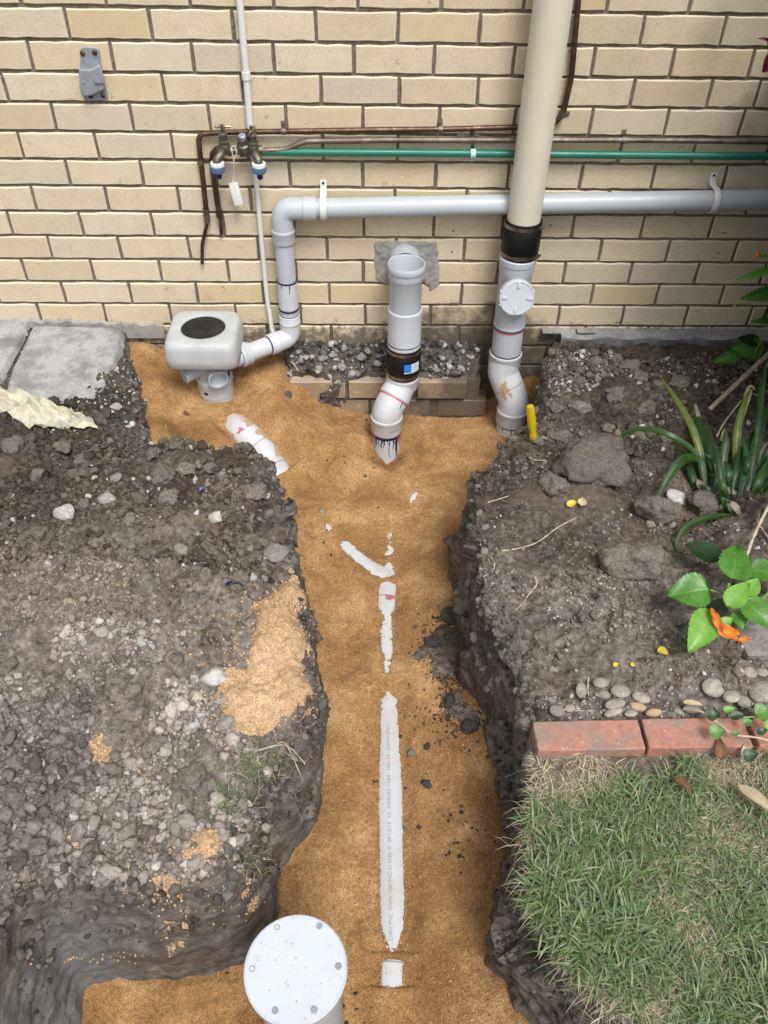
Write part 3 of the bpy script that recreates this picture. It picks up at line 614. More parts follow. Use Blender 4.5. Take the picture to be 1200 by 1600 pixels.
def blob_on_cyl(mb, o, ax, r, th, hc, rth, rh, seed=1, face=(0, -1, .35), n=26):
    rg = random.Random(seed); o = np.asarray(o, float); ax = nrm(ax); a = nrm(np.asarray(face)-ax*(np.asarray(face)@ax)); b = np.cross(ax, a); ph = [rg.uniform(0, 6.3) for _ in range(4)]; v = []
    for ring_ in (.001, .5, 1.0):
        for k in range(n):
            t = 2*math.pi*k/n; q = ring_*(1+.28*math.sin(3*t+ph[0])+.2*math.sin(5*t+ph[1])+.16*math.sin(9*t+ph[2])); x = th+rth*q*math.cos(t); hh = hc+rh*q*math.sin(t); v.append(o+ax*hh+r*(math.cos(x)*a+math.sin(x)*b))
    mb.add(v, [(i*n+k, i*n+(k+1) % n, (i+1)*n+(k+1) % n, (i+1)*n+k) for i in (0, 1) for k in range(n)])
# ---- grey waste pipe along the wall, down and across to the gully
YW = -.052; RW = .0325
pR = aty(1200, 311, YW); pL = aty(445, 326, YW); xv = float(aty(447, 420, YW)[0]); zc_ = float(pL[2])
slope = (pR[2]-aty(480, 325, YW)[2])/(pR[0]-aty(480, 325, YW)[0])
zr = lambda x: float(aty(480, 325, YW)[2]+slope*(x-aty(480, 325, YW)[0]))
corner = np.array((xv, YW, zr(xv))); low = aty(449, 526, YW); low[0] = xv; gin = aty(374, 557, -.185)
waste = thing('grey_waste_pipe', 'grey plastic waste pipe running along the wall and down into the white gully', 'waste pipe', (xv, YW, 0))
mb = MB(); mb.tube([np.array((2.6, YW, zr(2.6))), corner+np.array((.055, 0, 0))], RW, 32); mb.build('horizontal_run', MAT['pvc'], waste)
el = fillet([corner+np.array((.075, 0, 0)), corner, corner-np.array((0, 0, .075))], .058, 12)
mb = MB(); mb.tube(el, RW+.004, 32); b = mb.build('elbow', MAT['pvc'], waste)
for o, ax in ((corner+np.array((.070, 0, 0)), (1, 0, 0)), (corner-np.array((0, 0, .070)), (0, 0, -1))):
    mb = MB(); socket(mb, o, ax, RW+.0035, 0, .045, .003); mb.build('elbow_socket', MAT['pvc'], b)
mb = MB(); mb.tube([corner-np.array((0, 0, .06)), low+np.array((0, 0, .05))], RW, 32); st = mb.build('downpipe', MAT['pvc'], waste)
p0 = aty(447, 452, YW); mb = MB(); mb.lathe([(RW, -.050), (RW+.0028, -.048), (RW+.0028, .048), (RW, .050)], (xv, YW, p0[2]-.02), (0, 0, 1), 36); cp = mb.build('joining_sleeve', MAT['white_pvc'], waste)
mb = MB(); ring(mb, (xv, YW, p0[2]+.034), (0, 0, 1), RW+.0006, 0, .005, .003); ring(mb, (xv, YW, p0[2]-.075), (0, 0, 1), RW+.0006, 0, .004, .003)
drip(mb, (xv, YW, p0[2]+.03), (0, 0, -1), RW+.003, -.3, .12, 0, .035); drip(mb, (xv, YW, p0[2]+.03), (0, 0, -1), RW+.003, .5, .10, 0, .02)
mb.build('primer_mark', MAT['primer'], cp).__setitem__('kind', 'stuff')
dirg = nrm(gin-low); mb = MB(); mb.tube(fillet([low+np.array((0, 0, .075)), low, low+dirg*.085], .055, 12), RW+.004, 32); b = mb.build('elbow', MAT['white_pvc'], waste)
for o, ax in ((low+np.array((0, 0, .058)), (0, 0, 1)), (low+dirg*.062, dirg)):
    mb = MB(); socket(mb, o, ax, RW+.0025, 0, .035, .003); mb.build('elbow_socket', MAT['white_pvc'], b)
mb = MB(); ring(mb, low+np.array((0, 0, .094)), (0, 0, 1), RW, 0, .004, .001); ring(mb, low+dirg*.100, dirg, RW, 0, .005, .0012); mb.build('primer_mark', MAT['primer'], b).__setitem__('kind', 'stuff')
mb = MB(); mb.tube([low+dirg*.05, gin+dirg*.02], RW, 32); b = mb.build('gully_run', MAT['white_pvc'], waste)
mb = MB(); L_ = np.linalg.norm(gin-low); ring(mb, low+dirg*(L_-.030), dirg, RW, 0, .012, .0012); drip(mb, low+dirg*(L_-.03), -dirg, RW, .2, .5, 0, .012); mb.build('primer_mark', MAT['primer'], b).__setitem__('kind', 'stuff')
# white saddle clips
for i, (x, y, lb) in enumerate(((505, 316, 'white pipe saddle clip beside the grey pipe elbow'), (1117, 303, 'white pipe saddle clip near the right end of the grey pipe'))):
    q = aty(x, y, YW); xq = float(q[0]); c = np.array((xq, YW, zr(xq)))
    cl = thing('pipe_clip', lb, 'clip', (xq, -.002, c[2]), 'white saddle clips on the grey waste pipe')
    v = []; n = 14; wd = .011; ro = RW+.0045; ri = RW+.0008
    pr = [(-.0015, RW+.040), (-.0015, RW+.012)]+[(YW-ro*math.sin(math.pi*(k/n)) , ro*math.cos(math.pi*k/n)) for k in range(n+1)]+[(-.0015, -RW-.012), (-.0015, -RW-.020)]
    pr[2] = (-.020, ro*.96); pr[-3] = (-.020, -ro*.96)
    f = []
    for s_ in (-1, 1):
        for (yy, zz) in pr: v.append((xq+s_*wd, yy, c[2]+zz))
    m_ = len(pr); f = [(k, k+1, m_+k+1, m_+k) for k in range(m_-1)]
    o = mesh_obj('strap', v, f, MAT['white_plastic'], cl); sm = o.modifiers.new('s', 'SOLIDIFY'); sm.thickness = .003; sm.offset = 1; bv = o.modifiers.new('b', 'BEVEL'); bv.width = .0012; bv.segments = 2
    for dz in (RW+.030, -RW-.015):
        mb = MB(); mb.lathe([(.0045, 0), (.004, .002), (.0005, .003)], (xq, -.004, c[2]+dz), (0, -1, 0), 14, (False, True)); mb.build('screw', MAT['black'], cl)

# ---- white conduit
CY = -.016
cond = thing('white_conduit', 'thin white conduit running down the wall behind the right tap', 'conduit', tuple(aty(422, 505, CY)))
cpts = [aty(369, -60, CY), aty(385, 120, CY), aty(391, 205, CY)]
mb = MB(); mb.tube(cpts, .0105, 20); mb.build('upper_tube', MAT['white_plastic'], cond)
mb = MB(); mb.tube([aty(384.0, 112, CY), aty(385.2, 124, CY)], .0135, 20); mb.build('coupling', MAT['white_plastic'], cond)
mb = MB(); mb.tube(smooth_line([aty(391, 200, CY), aty(400, 280, CY), aty(411, 400, CY), aty(418, 470, CY), aty(422, 492, CY-.004), aty(425, 515, CY-.01), aty(432, 527, CY-.02)], 4), .0082, 18); mb.build('lower_tube', MAT['white_plastic'], cond)
mb = MB(); p = aty(392, 203, CY); mb.lathe([(.0135, -.006), (.0135, .006)], p, (0, 0, 1), 16, (True, True)); p = aty(350+38, 233, CY); mb.build('band', MAT['copper'], cond)

# ---- copper pipes
YC = -.018; RC = .0085
cop = thing('looped_copper_pipe', 'brown copper pipe bent down left of the taps and rising behind the cream pipe', 'pipe', tuple(aty(310, 330, YC)))
main = fillet([aty(909, -60, YC), aty(893, 120, YC), aty(880, 178, YC), aty(862, 197, YC-.002), aty(700, 202, YC), aty(600, 203, YC), aty(345, 207, YC), aty(309, 210, YC), aty(316, 270, YC), aty(323, 336, YC)], [.2, .05, .05, .3, .3, .3, .028, .2], 7)
mb = MB(); mb.tube(main, RC, 18); mb.build('tube', MAT['copper'], cop)
mb = MB(); mb.tube(fillet([aty(322.5, 334, YC), aty(324.5, 345, YC), aty(316, 382, YC), aty(316, 412, YC)], .06, 6), .0062, 14); mb.build('tail', MAT['copper'], cop)
mb = MB(); mb.tube([aty(321.5, 326, YC), aty(324, 347, YC)], .0105, 16); mb.build('joint', MAT['brass'], cop)
def copper_clip(parent, x, y, Y, r, mat='copper_dull', vertical=False):
    p = aty(x, y, Y); m_ = MB()
    ax = np.array((0, 0, 1.0)) if vertical else np.array((1.0, 0, 0)); sd_ = np.array((1.0, 0, 0)) if vertical else np.array((0, 0, 1.0))
    m_.lathe([(r+.0004, -.007), (r+.002, -.007), (r+.002, .007), (r+.0004, .007)], p, ax, 20)
    t = p+sd_*(r+.009); t[1] = -.0035
    sz = (.018, .003, .014) if vertical else (.014, .003, .018); m_.box(t, sz, bev=.001); m_.lathe([(.0035, 0), (.0025, .002)], t-np.array((0, .0015, 0)), (0, -1, 0), 10, (False, True))
    return m_.build('saddle', MAT[mat], parent)
copper_clip(cop, 443, 205, YC, RC); copper_clip(cop, 688, 202, YC, RC); copper_clip(cop, 878, 180, YC, RC, vertical=True); copper_clip(cop, 313, 253, YC, RC, vertical=True)
cop2 = thing('straight_copper_pipe', 'dull copper pipe running above the green pipe from right tap', 'pipe', tuple(aty(410, 235, YC)))
mb = MB(); mb.tube(fillet([aty(398, 236, -.03), aty(420, 235, -.030), aty(446, 234, -.026), aty(476, 221, -.022), aty(600, 219, -.02), aty(820, 219, -.019), aty(1000, 219, -.019), aty(1260, 222, -.019)], .08, 5), .0088, 18); mb.build('tube', MAT['copper_dull'], cop2)
copper_clip(cop2, 738, 219, -.02, .0088); copper_clip(cop2, 975, 219, -.02, .0088)
gp = thing('green_pipe', 'straight green plastic water pipe fixed along the brick wall', 'pipe', tuple(aty(412, 238, -.024)))
mb = MB(); mb.tube([aty(405, 237.5, -.026), aty(600, 238.5, -.026), aty(900, 241.5, -.026), aty(1260, 245, -.026)], .0118, 22); mb.build('tube', MAT['green_pipe'], gp)
p = aty(739, 240, -.026); mb = MB(); mb.lathe([(.0121, -.008), (.0145, -.008), (.0145, .008), (.0121, .008)], p, (1, 0, 0), 22); t = p-np.array((0, 0, .022)); t[1] = -.004; mb.box(t, (.013, .004, .022), bev=.0015); mb.build('saddle', M_plastic('mint_plastic', (.42, .68, .62), .4, .15), gp)

# ---- the two garden taps
def tap(name, label, xs_, body_px, spout_px, handle_px, wall_px, conn_z, turn):
    Y0 = -.030
    B = aty(*body_px, -.055); S = aty(*spout_px, -.092); Hn = aty(*handle_px, -.058); W_ = aty(*wall_px, -.024)
    t = thing(name, label, 'tap', tuple(W_), 'brass garden taps on the brick wall')
    m = MB(); m.tube(fillet([W_, B+np.array((0, .012, .0)), (B+S)/2+np.array((0, -.006, .006)), S+np.array((0, 0, .012)), S-np.array((0, 0, .004))], .02, 6), [.013]*3+[.015]*20+[.013]*30 if False else .0132, 18); m.lathe([(.0145, -.014), (.017, -.010), (.017, .012), (.0135, .018)], B, (0, -.25, 1), 18, (True, True)); bd = m.build('body', MAT['brass'], t)
    m = MB(); m.lathe([(.0155, 0), (.0155, .006), (.0175, .007), (.0175, .013), (.0125, .014), (.0125, .030), (.0145, .031), (.0145, .036), (.010, .038), (.0055, .040), (.0052, .062)], B+np.array((0, 0, .012)), (0, -.12, 1), 6 if False else 18, (True, True)); m.build('bonnet', MAT['brass'], t)
    m = MB(); d = np.array((math.cos(turn), math.sin(turn), 0)); a = Hn-d*.026; b_ = Hn+d*.026
    m.tube([a, a+d*.008, Hn-d*.008, Hn, Hn+d*.008, b_-d*.008, b_], [.0028, .0050, .0035, .0065, .0035, .0050, .0028], 12); m.lathe([(.007, -.008), (.0075, .004), (.004, .007)], Hn, (0, 0, 1), 12, (True, True)); m.build('handle', MAT['brass_lite'], t)
    m = MB(); m.lathe([(.0135, .006), (.0215, .004), (.0222, .001), (.0222, -.005), (.0135, -.006)], S, (0, -.06, 1), 24); m.build('white_collar', MAT['white_plastic'], t)
    m = MB(); m.lathe([(.0150, -.005), (.0218, -.0055), (.0222, -.020), (.0205, -.025), (.011, -.026)], S, (0, -.06, 1), 24, (False, True))
    for k in range(12):
        q = k*math.pi/6; m.box(S+np.array((.0215*math.cos(q), .0215*math.sin(q), -.013)), (.004, .004, .013), Matrix.Rotation(q, 3, 'Z'), .001)
    m.build('hose_connector', MAT['blue'], t)
    m = MB(); m.lathe([(.0095, -.024), (.0095, -.034), (.0080, -.035), (.0095, -.036), (.0090, -.045), (.006, -.047)], S, (0, -.06, 1), 18, (False, True)); m.build('hose_nipple', MAT['blue_dark'], t)
    return t, B, S, W_
t1, B1, S1, W1 = tap('garden_tap', 'left brass garden tap with T handle and blue hose connector', 0, (351, 232), (339.5, 256), (348, 198), (338, 236), 0, .05)
m = MB(); m.tube(fillet([aty(362, 240, -.04), aty(341, 234, -.034), aty(332, 240, -.026), aty(332, 262, -.02), aty(340, 318, -.018), aty(344, 337, -.018)], .018, 6), .0095, 16); sp = m.build('riser', MAT['copper'], t1)
m = MB(); m.tube([aty(342, 328, -.018), aty(343.5, 337, -.018), aty(344.5, 343, -.018), aty(346, 366, -.012)], [.0095, .013, .0065, .0058], 14); m.build('riser_tail', MAT['copper'], t1)
m = MB(); m.tube(fillet([aty(356, 236, -.05), aty(372, 236, -.045), aty(395, 236, -.032)], .02, 5), .011, 16); m.build('cross_piece', MAT['brass'], t1)
t2, B2, S2, W2 = tap('garden_tap', 'right brass garden tap joined to copper and green pipes', 0, (396, 234), (404.5, 257), (394, 203), (398, 238), 0, 1.35)
m = MB(); q = aty(381, 228, -.05); m.lathe([(.012, -.022), (.019, -.018), (.021, -.004), (.021, .006), (.016, .010), (.014, .026), (.010, .030)], q, (-.1, -.35, 1), 18, (True, True)); m.lathe([(.022, -.008), (.022, .004)], q-np.array((0, 0, .004)), (-.1, -.35, 1), 6, (True, True)); m.tube([aty(375, 238, -.04), aty(392, 236, -.04), aty(410, 234, -.035)], .0145, 14); m.build('backflow_valve', MAT['brass'], t2)
m = MB(); m.lathe([(.0125, 0), (.0125, .010), (.008, .014)], q+np.array((0, -.010, .026)), (-.1, -.35, 1), 14, (True, True)); m.build('valve_cap', MAT['galv'], t2)
# swing tag on a white string
tg = thing('hang_tag', 'small white plastic tag hanging on a string between the two taps', 'tag', tuple(aty(370, 320, -.05)))
m = MB(); m.tube(smooth_line([aty(360, 232, -.062), aty(366, 228, -.066), aty(370, 240, -.066), aty(366, 250, -.062), aty(365, 270, -.05), aty(366, 284, -.045)], 5), .0011, 6); m.tube(smooth_line([aty(362, 230, -.064), aty(363, 240, -.068), aty(366, 256, -.064)], 5), .0011, 6); m.build('string', MAT['string'], tg)
c = aty(369, 303, -.046); ax = nrm(aty(374, 320, -.05)-aty(365, 287, -.045)); sx = nrm(np.cross(ax, (0, -1, .2))); nz_ = np.cross(sx, ax)
m = MB(); m.box(c, (.031, .009, .074), Matrix([list(q) for q in (sx, nz_, ax)]).transposed(), .0042); m.tube([c-ax*.036, c-ax*.045], .003, 8); m.build('plate', MAT['white_plastic'], tg)

# ---- swivel gate bracket on the wall
br = thing('wall_bracket', 'grey metal swivel bracket bolted to the bricks at upper left', 'bracket', tuple(aty(147, 115)))
def wp(x, y, Y): return aty(x, y, Y)
def plate(pxs, y0, y1, name, mat, parent, bev=.002):
    n = len(pxs); v = [aty(x, y, y0) for x, y in pxs]+[aty(x, y, y1)+0 for x, y in pxs]
    for k in range(n): v[n+k][0] = v[k][0]; v[n+k][2] = v[k][2]; v[n+k][1] = y1
    f = [tuple(range(n)), tuple(range(2*n-1, n-1, -1))]+[(k, n+k, n+(k+1) % n, (k+1) % n) for k in range(n)]
    o = mesh_obj(name, v, f, MAT[mat], parent, True, 30); b_ = o.modifiers.new('b', 'BEVEL'); b_.width = bev; b_.segments = 2; b_.limit_method = 'ANGLE'; return o
plate([(126, 76), (129, 73), (151, 73), (156, 78), (158, 100), (169, 150), (166, 156), (137, 157), (132, 150), (126, 110)], -.001, -.006, 'back_plate', 'galv', br)
plate([(125, 106), (144, 106), (157, 98), (161, 112), (165, 137), (145, 147), (130, 148), (127, 136)], -.005, -.024, 'swivel_arm', 'galv', br, .004)
plate([(150, 105), (156, 101), (162, 118), (164, 130), (148, 131), (145, 120)], -.0235, -.029, 'raised_boss', 'galv', br, .003)
for (x, y, yy) in ((129, 83, -.006), (148, 82, -.006), (161, 149, -.006), (142, 150, -.006), (131, 129, -.024)):
    m = MB(); big = yy > -.01; m.lathe([(.0075, 0), (.0075, .003), (.0035, .005)] if big else [(.004, 0), (.003, .003)], aty(x, y, yy), (0, -1, 0), 12, (False, True)); m.build('bolt', MAT['galv' if not big else 'copper'], br)

# ---- cream vent stack and its grey connection (right)
YS = -.100; XS = .5235
def onx(y): return aty(600, y, YS)[2]
sx_ = [aty(860, 0, YS), aty(822, 345, YS)]
XT = float((sx_[0][0]+sx_[1][0])/2)
vs = thing('cream_vent_stack', 'tall cream painted pipe standing on a grey inspection junction', 'vent pipe', (XT, YS, -.40))
zc1 = float(aty(820, 348, YS)[2])
m = MB(); m.tube([(XT, YS, 2.5), (XT, YS, zc1-.03)], .055, 44); m.build('upper_pipe', MAT['cream_pvc'], vs)
z1 = float(aty(815, 396, YS)[2])
rubber_coupling(vs, (XT, YS, 0), (0, 0, 1), .055, z1-.006, zc1+.012, (.85, -.55, 0))
z2 = float(aty(800, 505, YS)[2]); z3 = float(aty(790, 552, YS)[2])
XB = float(aty(790, 552, YS)[0]); XM = XT-.002
m = MB(); m.lathe([(.050, z1+.02), (.0545, z1+.02), (.0545, z1-.004), (.0600, z1-.006), (.0640, z1-.010), (.0640, z1-.026), (.0632, z1-.030), (.0605, z1-.032), (.0600, z1-.058), (.0560, z1-.066), (.0550, z2-.02), (.0550, z2)], (XM, YS, 0), (0, 0, 1), 44); jn = m.build('inspection_junction', MAT['pvc'], vs)
m = MB(); m.lathe([(.0552, z2+.004), (.0568, z2+.003), (.0568, z2-.004)], (XM, YS, 0), (0, 0, 1), 44); m.build('junction_lip', MAT['pvc'], jn)
# round screw cap facing the trench
cc = aty(808, 466, YS-.085); cax = nrm((.05, -1, .22)); base = np.array((XM, YS, cc[2]-.02))
m = MB(); m.tube([base, cc-cax*.012], .050, 40); m.build('inspection_branch', MAT['pvc'], jn)
m = MB(); m.lathe([(.052, -.024), (.0615, -.023), (.0615, -.004), (.0600, .0), (.0560, .0015), (.0550, -.001), (.0005, -.001)], cc, cax, 48); cp = m.build('screw_cap', MAT['pvc_hi'], vs)
a_, b_ = perp(cax); upv = nrm(np.array((0, 0, 1.0))-cax*cax[2]); rtv = np.cross(upv, cax)
for k in range(4):
    m = MB(); q = k*math.pi/2+.05; d = math.cos(q)*upv+math.sin(q)*rtv; m.box(cc+cax*.001+d*.045, (.010, .005, .022), Matrix([list(z) for z in (np.cross(d, cax), cax, d)]).transposed(), .0015); m.build('grip_rib', MAT['pvc_hi'], cp)
for k in range(8):
    m = MB(); q = k*math.pi/4+.4; d = math.cos(q)*upv+math.sin(q)*rtv; m.box(cc-cax*.008+d*.0625, (.007, .012, .004), Matrix([list(z) for z in (np.cross(d, cax), cax, d)]).transposed(), .001); m.build('edge_lug', MAT['pvc_hi'], cp)
m = MB(); m.tube([(XM, YS, z2+.01), (XB+.002, YS, z3-.02)], .0545, 44); pp = m.build('lower_pipe', MAT['pvc'], vs)
m = MB(); ring(m, (XM, YS, 0), (0, 0, 1), .0553, z2-.008, .004, .0012); m.build('primer_mark', MAT['primer'], pp).__setitem__('kind', 'stuff'); m = MB(); ring(m, (XM, YS, 0), (0, 0, 1), .0552, z2-.014, .006, .0008); m.build('pink_primer_mark', MAT['primer_red'], pp).__setitem__('kind', 'stuff')
P0 = np.array((XB, YS, z3)); P1 = np.array((XB-.004, YS-.010, z3-.075)); P2 = np.array((XB+.046, YS-.052, z3-.175)); P3 = P2+np.array((.002, -.004, -.25))
m = MB(); m.tube(fillet([P0, P1, (P1+P2)/2], .075, 10), .0575, 44); e1 = m.build('bend', MAT['white_pvc'], vs)
m = MB(); m.tube(fillet([(P1+P2)/2, P2, P3+np.array((0, 0, .16))], .075, 10), .0577, 44); e2 = m.build('bend', MAT['white_pvc'], vs)
m = MB(); socket(m, P0, (0, 0, -1), .0558, -.008, .045, .0042); m.build('socket', MAT['white_pvc'], e1)
dd = nrm(P2-P1); m = MB(); ring(m, (P1+P2)/2, dd, .0578, 0, .003, .0010); m.build('seam', MAT['ink'], e1).__setitem__('kind', 'stuff')
dn = nrm(P3-P2); m = MB(); socket(m, P2+dn*.036, dn, .0570, 0, .062, .0036); m.build('socket', MAT['white_pvc'], e2)
m = MB(); m.tube([P2+dn*.05, P3], .0545, 40); pp = m.build('tail_pipe', MAT['white_pvc'], vs)
m = MB(); ring(m, P2+dn*.101, dn, .0546, 0, .006, .0010)
for th in (-.6, -.2, .1, .45, .75): drip(m, P2+dn*.10, dn, .0546, th, .09, 0, .02+.015*math.sin(th*9))
m.build('primer_mark', MAT['primer'], pp).__setitem__('kind', 'stuff')
m = MB(); ring(m, P0, (0, 0, -1), .0556, -.011, .004, .0010); m.build('primer_mark', MAT['primer'], e1).__setitem__('kind', 'stuff')
m = MB()
blob_on_cyl(m, (P1+P2)/2, dd, .0586, .35, -.012, .30, .022, 4); blob_on_cyl(m, (P1+P2)/2, dd, .0588, .55, .016, .16, .016, 7); blob_on_cyl(m, (P1+P2)/2, dd, .0588, .10, .020, .10, .010, 9)
o = m.build('sand_smudge', MAT['sand_dry'], e1).__setitem__('kind', 'stuff')

# ---- centre stack
YM = -.165
X0 = float(aty(635, 420, YM)[0]); zt = float(aty(635, 411, YM)[2])
ms = thing('centre_waste_stack', 'grey and white pipe stack with open socket below the cement patch', 'waste pipe', (X0, YM, -.40))
# outlet elbow from the wall
zo = float(aty(635, 399, -.10)[2])-.0600
m = MB(); m.lathe([(.0560, .02), (.0560, -.075), (.0590, -.078), (.0590, -.100), (.0545, -.1005), (.0510, -.098), (.0505, .02)], (X0, 0, zo), (0, 1, 0), 44); el = m.build('wall_outlet', MAT['pvc'], ms)
m = MB(); m.lathe([(.0592, -.083), (.0600, -.083), (.0600, -.088), (.0592, -.088)], (X0, 0, zo), (0, 1, 0), 44); m.build('rubber_seal', MAT['rubber'], el)
zb = float(aty(634, 486, YM)[2]); zb2 = float(aty(633, 540, YM)[2])
m = MB(); m.lathe([(.050, zb), (.052, zt-.070), (.0565, zt-.062), (.0568, zt-.004), (.0585, zt), (.0615, zt+.001), (.0642, zt-.003), (.0645, zt-.018), (.0635, zt-.022), (.0605, zt-.024), (.0602, zt-.044), (.0598, zt-.047), (.0565, zt-.056), (.0553, zt-.058), (.0550, zb)], (X0, YM, 0), (0, 0, 1), 48); tp = m.build('open_socket_pipe', MAT['pvc'], ms)
m = MB(); m.lathe([(.0005, zt-.14), (.0524, zt-.14)], (X0, YM, 0), (0, 0, 1), 40); m.build('socket_floor', MAT['pvc'], tp)
m = MB(); m.lathe([(.0548, zb+.012), (.0590, zb+.010), (.0602, zb+.006), (.0595, zb), (.0592, zb2+.016), (.0600, zb2+.012), (.0600, zb2+.006), (.0585, zb2), (.0545, zb2-.012)], (X0+.001, YM, 0), (0, 0, 1), 48); sl = m.build('sleeve', MAT['pvc_hi'], ms)
m = MB(); ring(m, (X0+.001, YM, 0), (0, 0, 1), .0594, zb2+.020, .003, .0010); m.build('primer_mark', MAT['primer'], sl).__setitem__('kind', 'stuff')
m = MB()
for k in range(3): on_cyl(m, (X0+.001, YM, zb2+.045-.012*k), (0, 0, 1), .0598, -1.1, -.55, 0, .0016, 6)
m.build('pink_mark', MAT['primer_red'], sl).__setitem__('kind', 'stuff')
zr1 = float(aty(632, 583, YM)[2])
rc = rubber_coupling(ms, (X0+.001, YM, 0), (0, 0, 1), .0535, zr1-.002, zb2+.004, (.2, .9, 0))
m = MB(); zs_ = (zr1+zb2)/2; on_cyl(m, (X0+.001, YM, zs_-.016), (0, 0, 1), .0640, -.02+.03, .42, 0, .034, 8); m.build('blue_sticker', MAT['sticker_blue'], rc)
m = MB(); on_cyl(m, (X0+.001, YM, zs_-.016), (0, 0, 1), .0640, .43, 1.0, 0, .034, 10); on_cyl(m, (X0+.001, YM, zs_-.020), (0, 0, 1), .0640, .01, 1.0, 0, .0035, 12); stk = m.build('white_sticker', MAT['sticker_white'], rc)
m = MB()
for k, (a, b) in enumerate(((.52, .78), (.52, .9), (.52, .7))): on_cyl(m, (X0+.001, YM, zs_+.010-.009*k), (0, 0, 1), .0644, a, b, 0, .0025, 5)
m.build('sticker_print', MAT['ink'], stk).__setitem__('kind', 'stuff')
Q0 = np.array((X0, YM, zr1+.01)); Q1 = np.array((X0-.004, YM-.006, zr1-.045)); Q2 = np.array((X0-.058, YM-.070, zr1-.118)); Q3 = Q2+np.array((0, -.005, -.30))
m = MB(); m.tube(fillet([Q0, Q1, (Q1+Q2)/2], .06, 10), .0560, 44); e1 = m.build('bend', MAT['white_pvc'], ms)
m = MB(); m.tube(fillet([(Q1+Q2)/2, Q2, Q2+np.array((0, -.001, -.09))], .06, 10), .0562, 44); e2 = m.build('bend', MAT['white_pvc'], ms)
m = MB(); socket(m, Q0-np.array((0, 0, .018)), (0, 0, -1), .0545, 0, .046, .0044); m.build('socket', MAT['white_pvc'], e1)
dd = nrm(Q2-Q1); m = MB(); socket(m, (Q1+Q2)/2+dd*.002, -dd, .0555, 0, .030, .0036); m.build('socket', MAT['white_pvc'], e1)
m = MB(); ring(m, (Q1+Q2)/2, dd, .0558, .006, .005, .0016); m.build('pink_primer_mark', MAT['primer_red'], e2).__setitem__('kind', 'stuff')
m = MB(); drip(m, (Q1+Q2)/2+dd*.006, dd, .0562, -.55, .10, 0, .030); on_cyl(m, Q0-np.array((0, 0, .034)), (0, 0, -1), .0596, .02, .06, 0, .03, 2, 2); ring(m, Q0, (0, 0, -1), .0552, .012, .004, .001); m.build('primer_mark', MAT['primer'], e1).__setitem__('kind', 'stuff')
dn = nrm(Q3-Q2); m = MB(); socket(m, Q2+dn*.022, dn, .0555, 0, .062, .0040); sk = m.build('socket', MAT['white_pvc'], e2)
m = MB()
for k in range(5): on_cyl(m, Q2+dn*.055, dn, .0602, -.75+.13*k, -.66+.13*k, 0, .006, 2)
m.build('print_mark', MAT['ink'], sk).__setitem__('kind', 'stuff')
m = MB(); m.tube([Q2+dn*.05, Q3], .0545, 44); tp = m.build('tail_pipe', MAT['white_pvc'], ms)
m = MB(); ring(m, Q2+dn*.092, dn, .0546, 0, .022, .0008)
for k in range(13):
    th = -1.25+.2*k+random.uniform(-.05, .05); drip(m, Q2+dn*.092, dn, .0548, th, random.uniform(.08, .19), 0, random.uniform(.03, .11), 9)
m.build('primer_mark', MAT['primer'], tp).__setitem__('kind', 'stuff')
m = MB()
for th in (-1.2, -.95, .95, 1.2): drip(m, Q2+dn*.085, dn, .0552, th, .12, 0, .04)
m.build('pink_primer_mark', MAT['primer_red'], tp).__setitem__('kind', 'stuff')

# ---- raised gully with square head
gc = atz(317, 512, .10); G = np.array((float(gc[0]), float(gc[1])+.004, .10))
gy_ = thing('raised_gully', 'white square gully head with round black grate on a grey neck', 'gully', (G[0], G[1], -.2))
m = MB(); prof = [(.084, -.095, 8), (.112, -.097, 8), (.120, -.090, 8), (.122, -.060, 8), (.122, -.026, 8), (.1195, -.010, 7), (.114, -.002, 6), (.107, .0005, 5), (.090, .0015, 2.6), (.0795, .0015, 2), (.077, -.001, 2), (.076, -.020, 2)]
sg = 72; v = []
for (rr, zz, ex) in prof:
    for k in range(sg):
        t = 2*math.pi*k/sg+.04; c_, s_ = math.cos(t), math.sin(t); q = (abs(c_)**ex+abs(s_)**ex)**(-1/ex); tap_ = 1+.06*(-zz/.095)
        v.append((G[0]+rr*q*c_*tap_, G[1]+rr*q*s_*tap_, G[2]+zz))
f = [(i*sg+k, i*sg+(k+1) % sg, (i+1)*sg+(k+1) % sg, (i+1)*sg+k) for i in range(len(prof)-1) for k in range(sg)]
f.append(tuple(range(sg-1, -1, -1))); m.add(v, f); m.build('head', MAT['gully'], gy_, angle=60)
m = MB(); m.lathe([(.0765, -.006), (.0760, -.003), (.070, -.003), (.068, -.007)], G, (0, 0, 1), 48); gr = m.build('grate_rim', MAT['black'], gy_)
m = MB(); n = 7
for k in range(-n, n+1):
    for s_ in (-1, 1):
        off = k*.0100; L_ = math.sqrt(max(0, .071**2-off**2))
        if L_ < .004: continue
        a = s_*math.radians(38); u_ = np.array((math.cos(a), math.sin(a), 0)); w__ = np.array((-math.sin(a), math.cos(a), 0)); m.box(G+w__*off+np.array((0, 0, -.0055-.0006*(s_ > 0))), (2*L_, .0022, .004), Matrix.Rotation(a, 3, 'Z'))
m.build('grate_bar', M_plastic('worn_black_plastic', (.022, .023, .024), .5, .2), gr, smooth=False).__setitem__('kind', 'stuff')
m = MB(); m.lathe([(.0005, -.035), (.074, -.035), (.075, -.015)], G, (0, 0, 1), 40); m.build('dark_well', MAT['black'], gr)
NB = np.array((G[0]+.008, G[1]-.004, 0))
m = MB(); m.lathe([(.070, .012), (.062, -.01), (.058, -.05), (.0575, -.11)], NB, (0, 0, 1), 44); m.build('neck', MAT['pvc'], gy_)
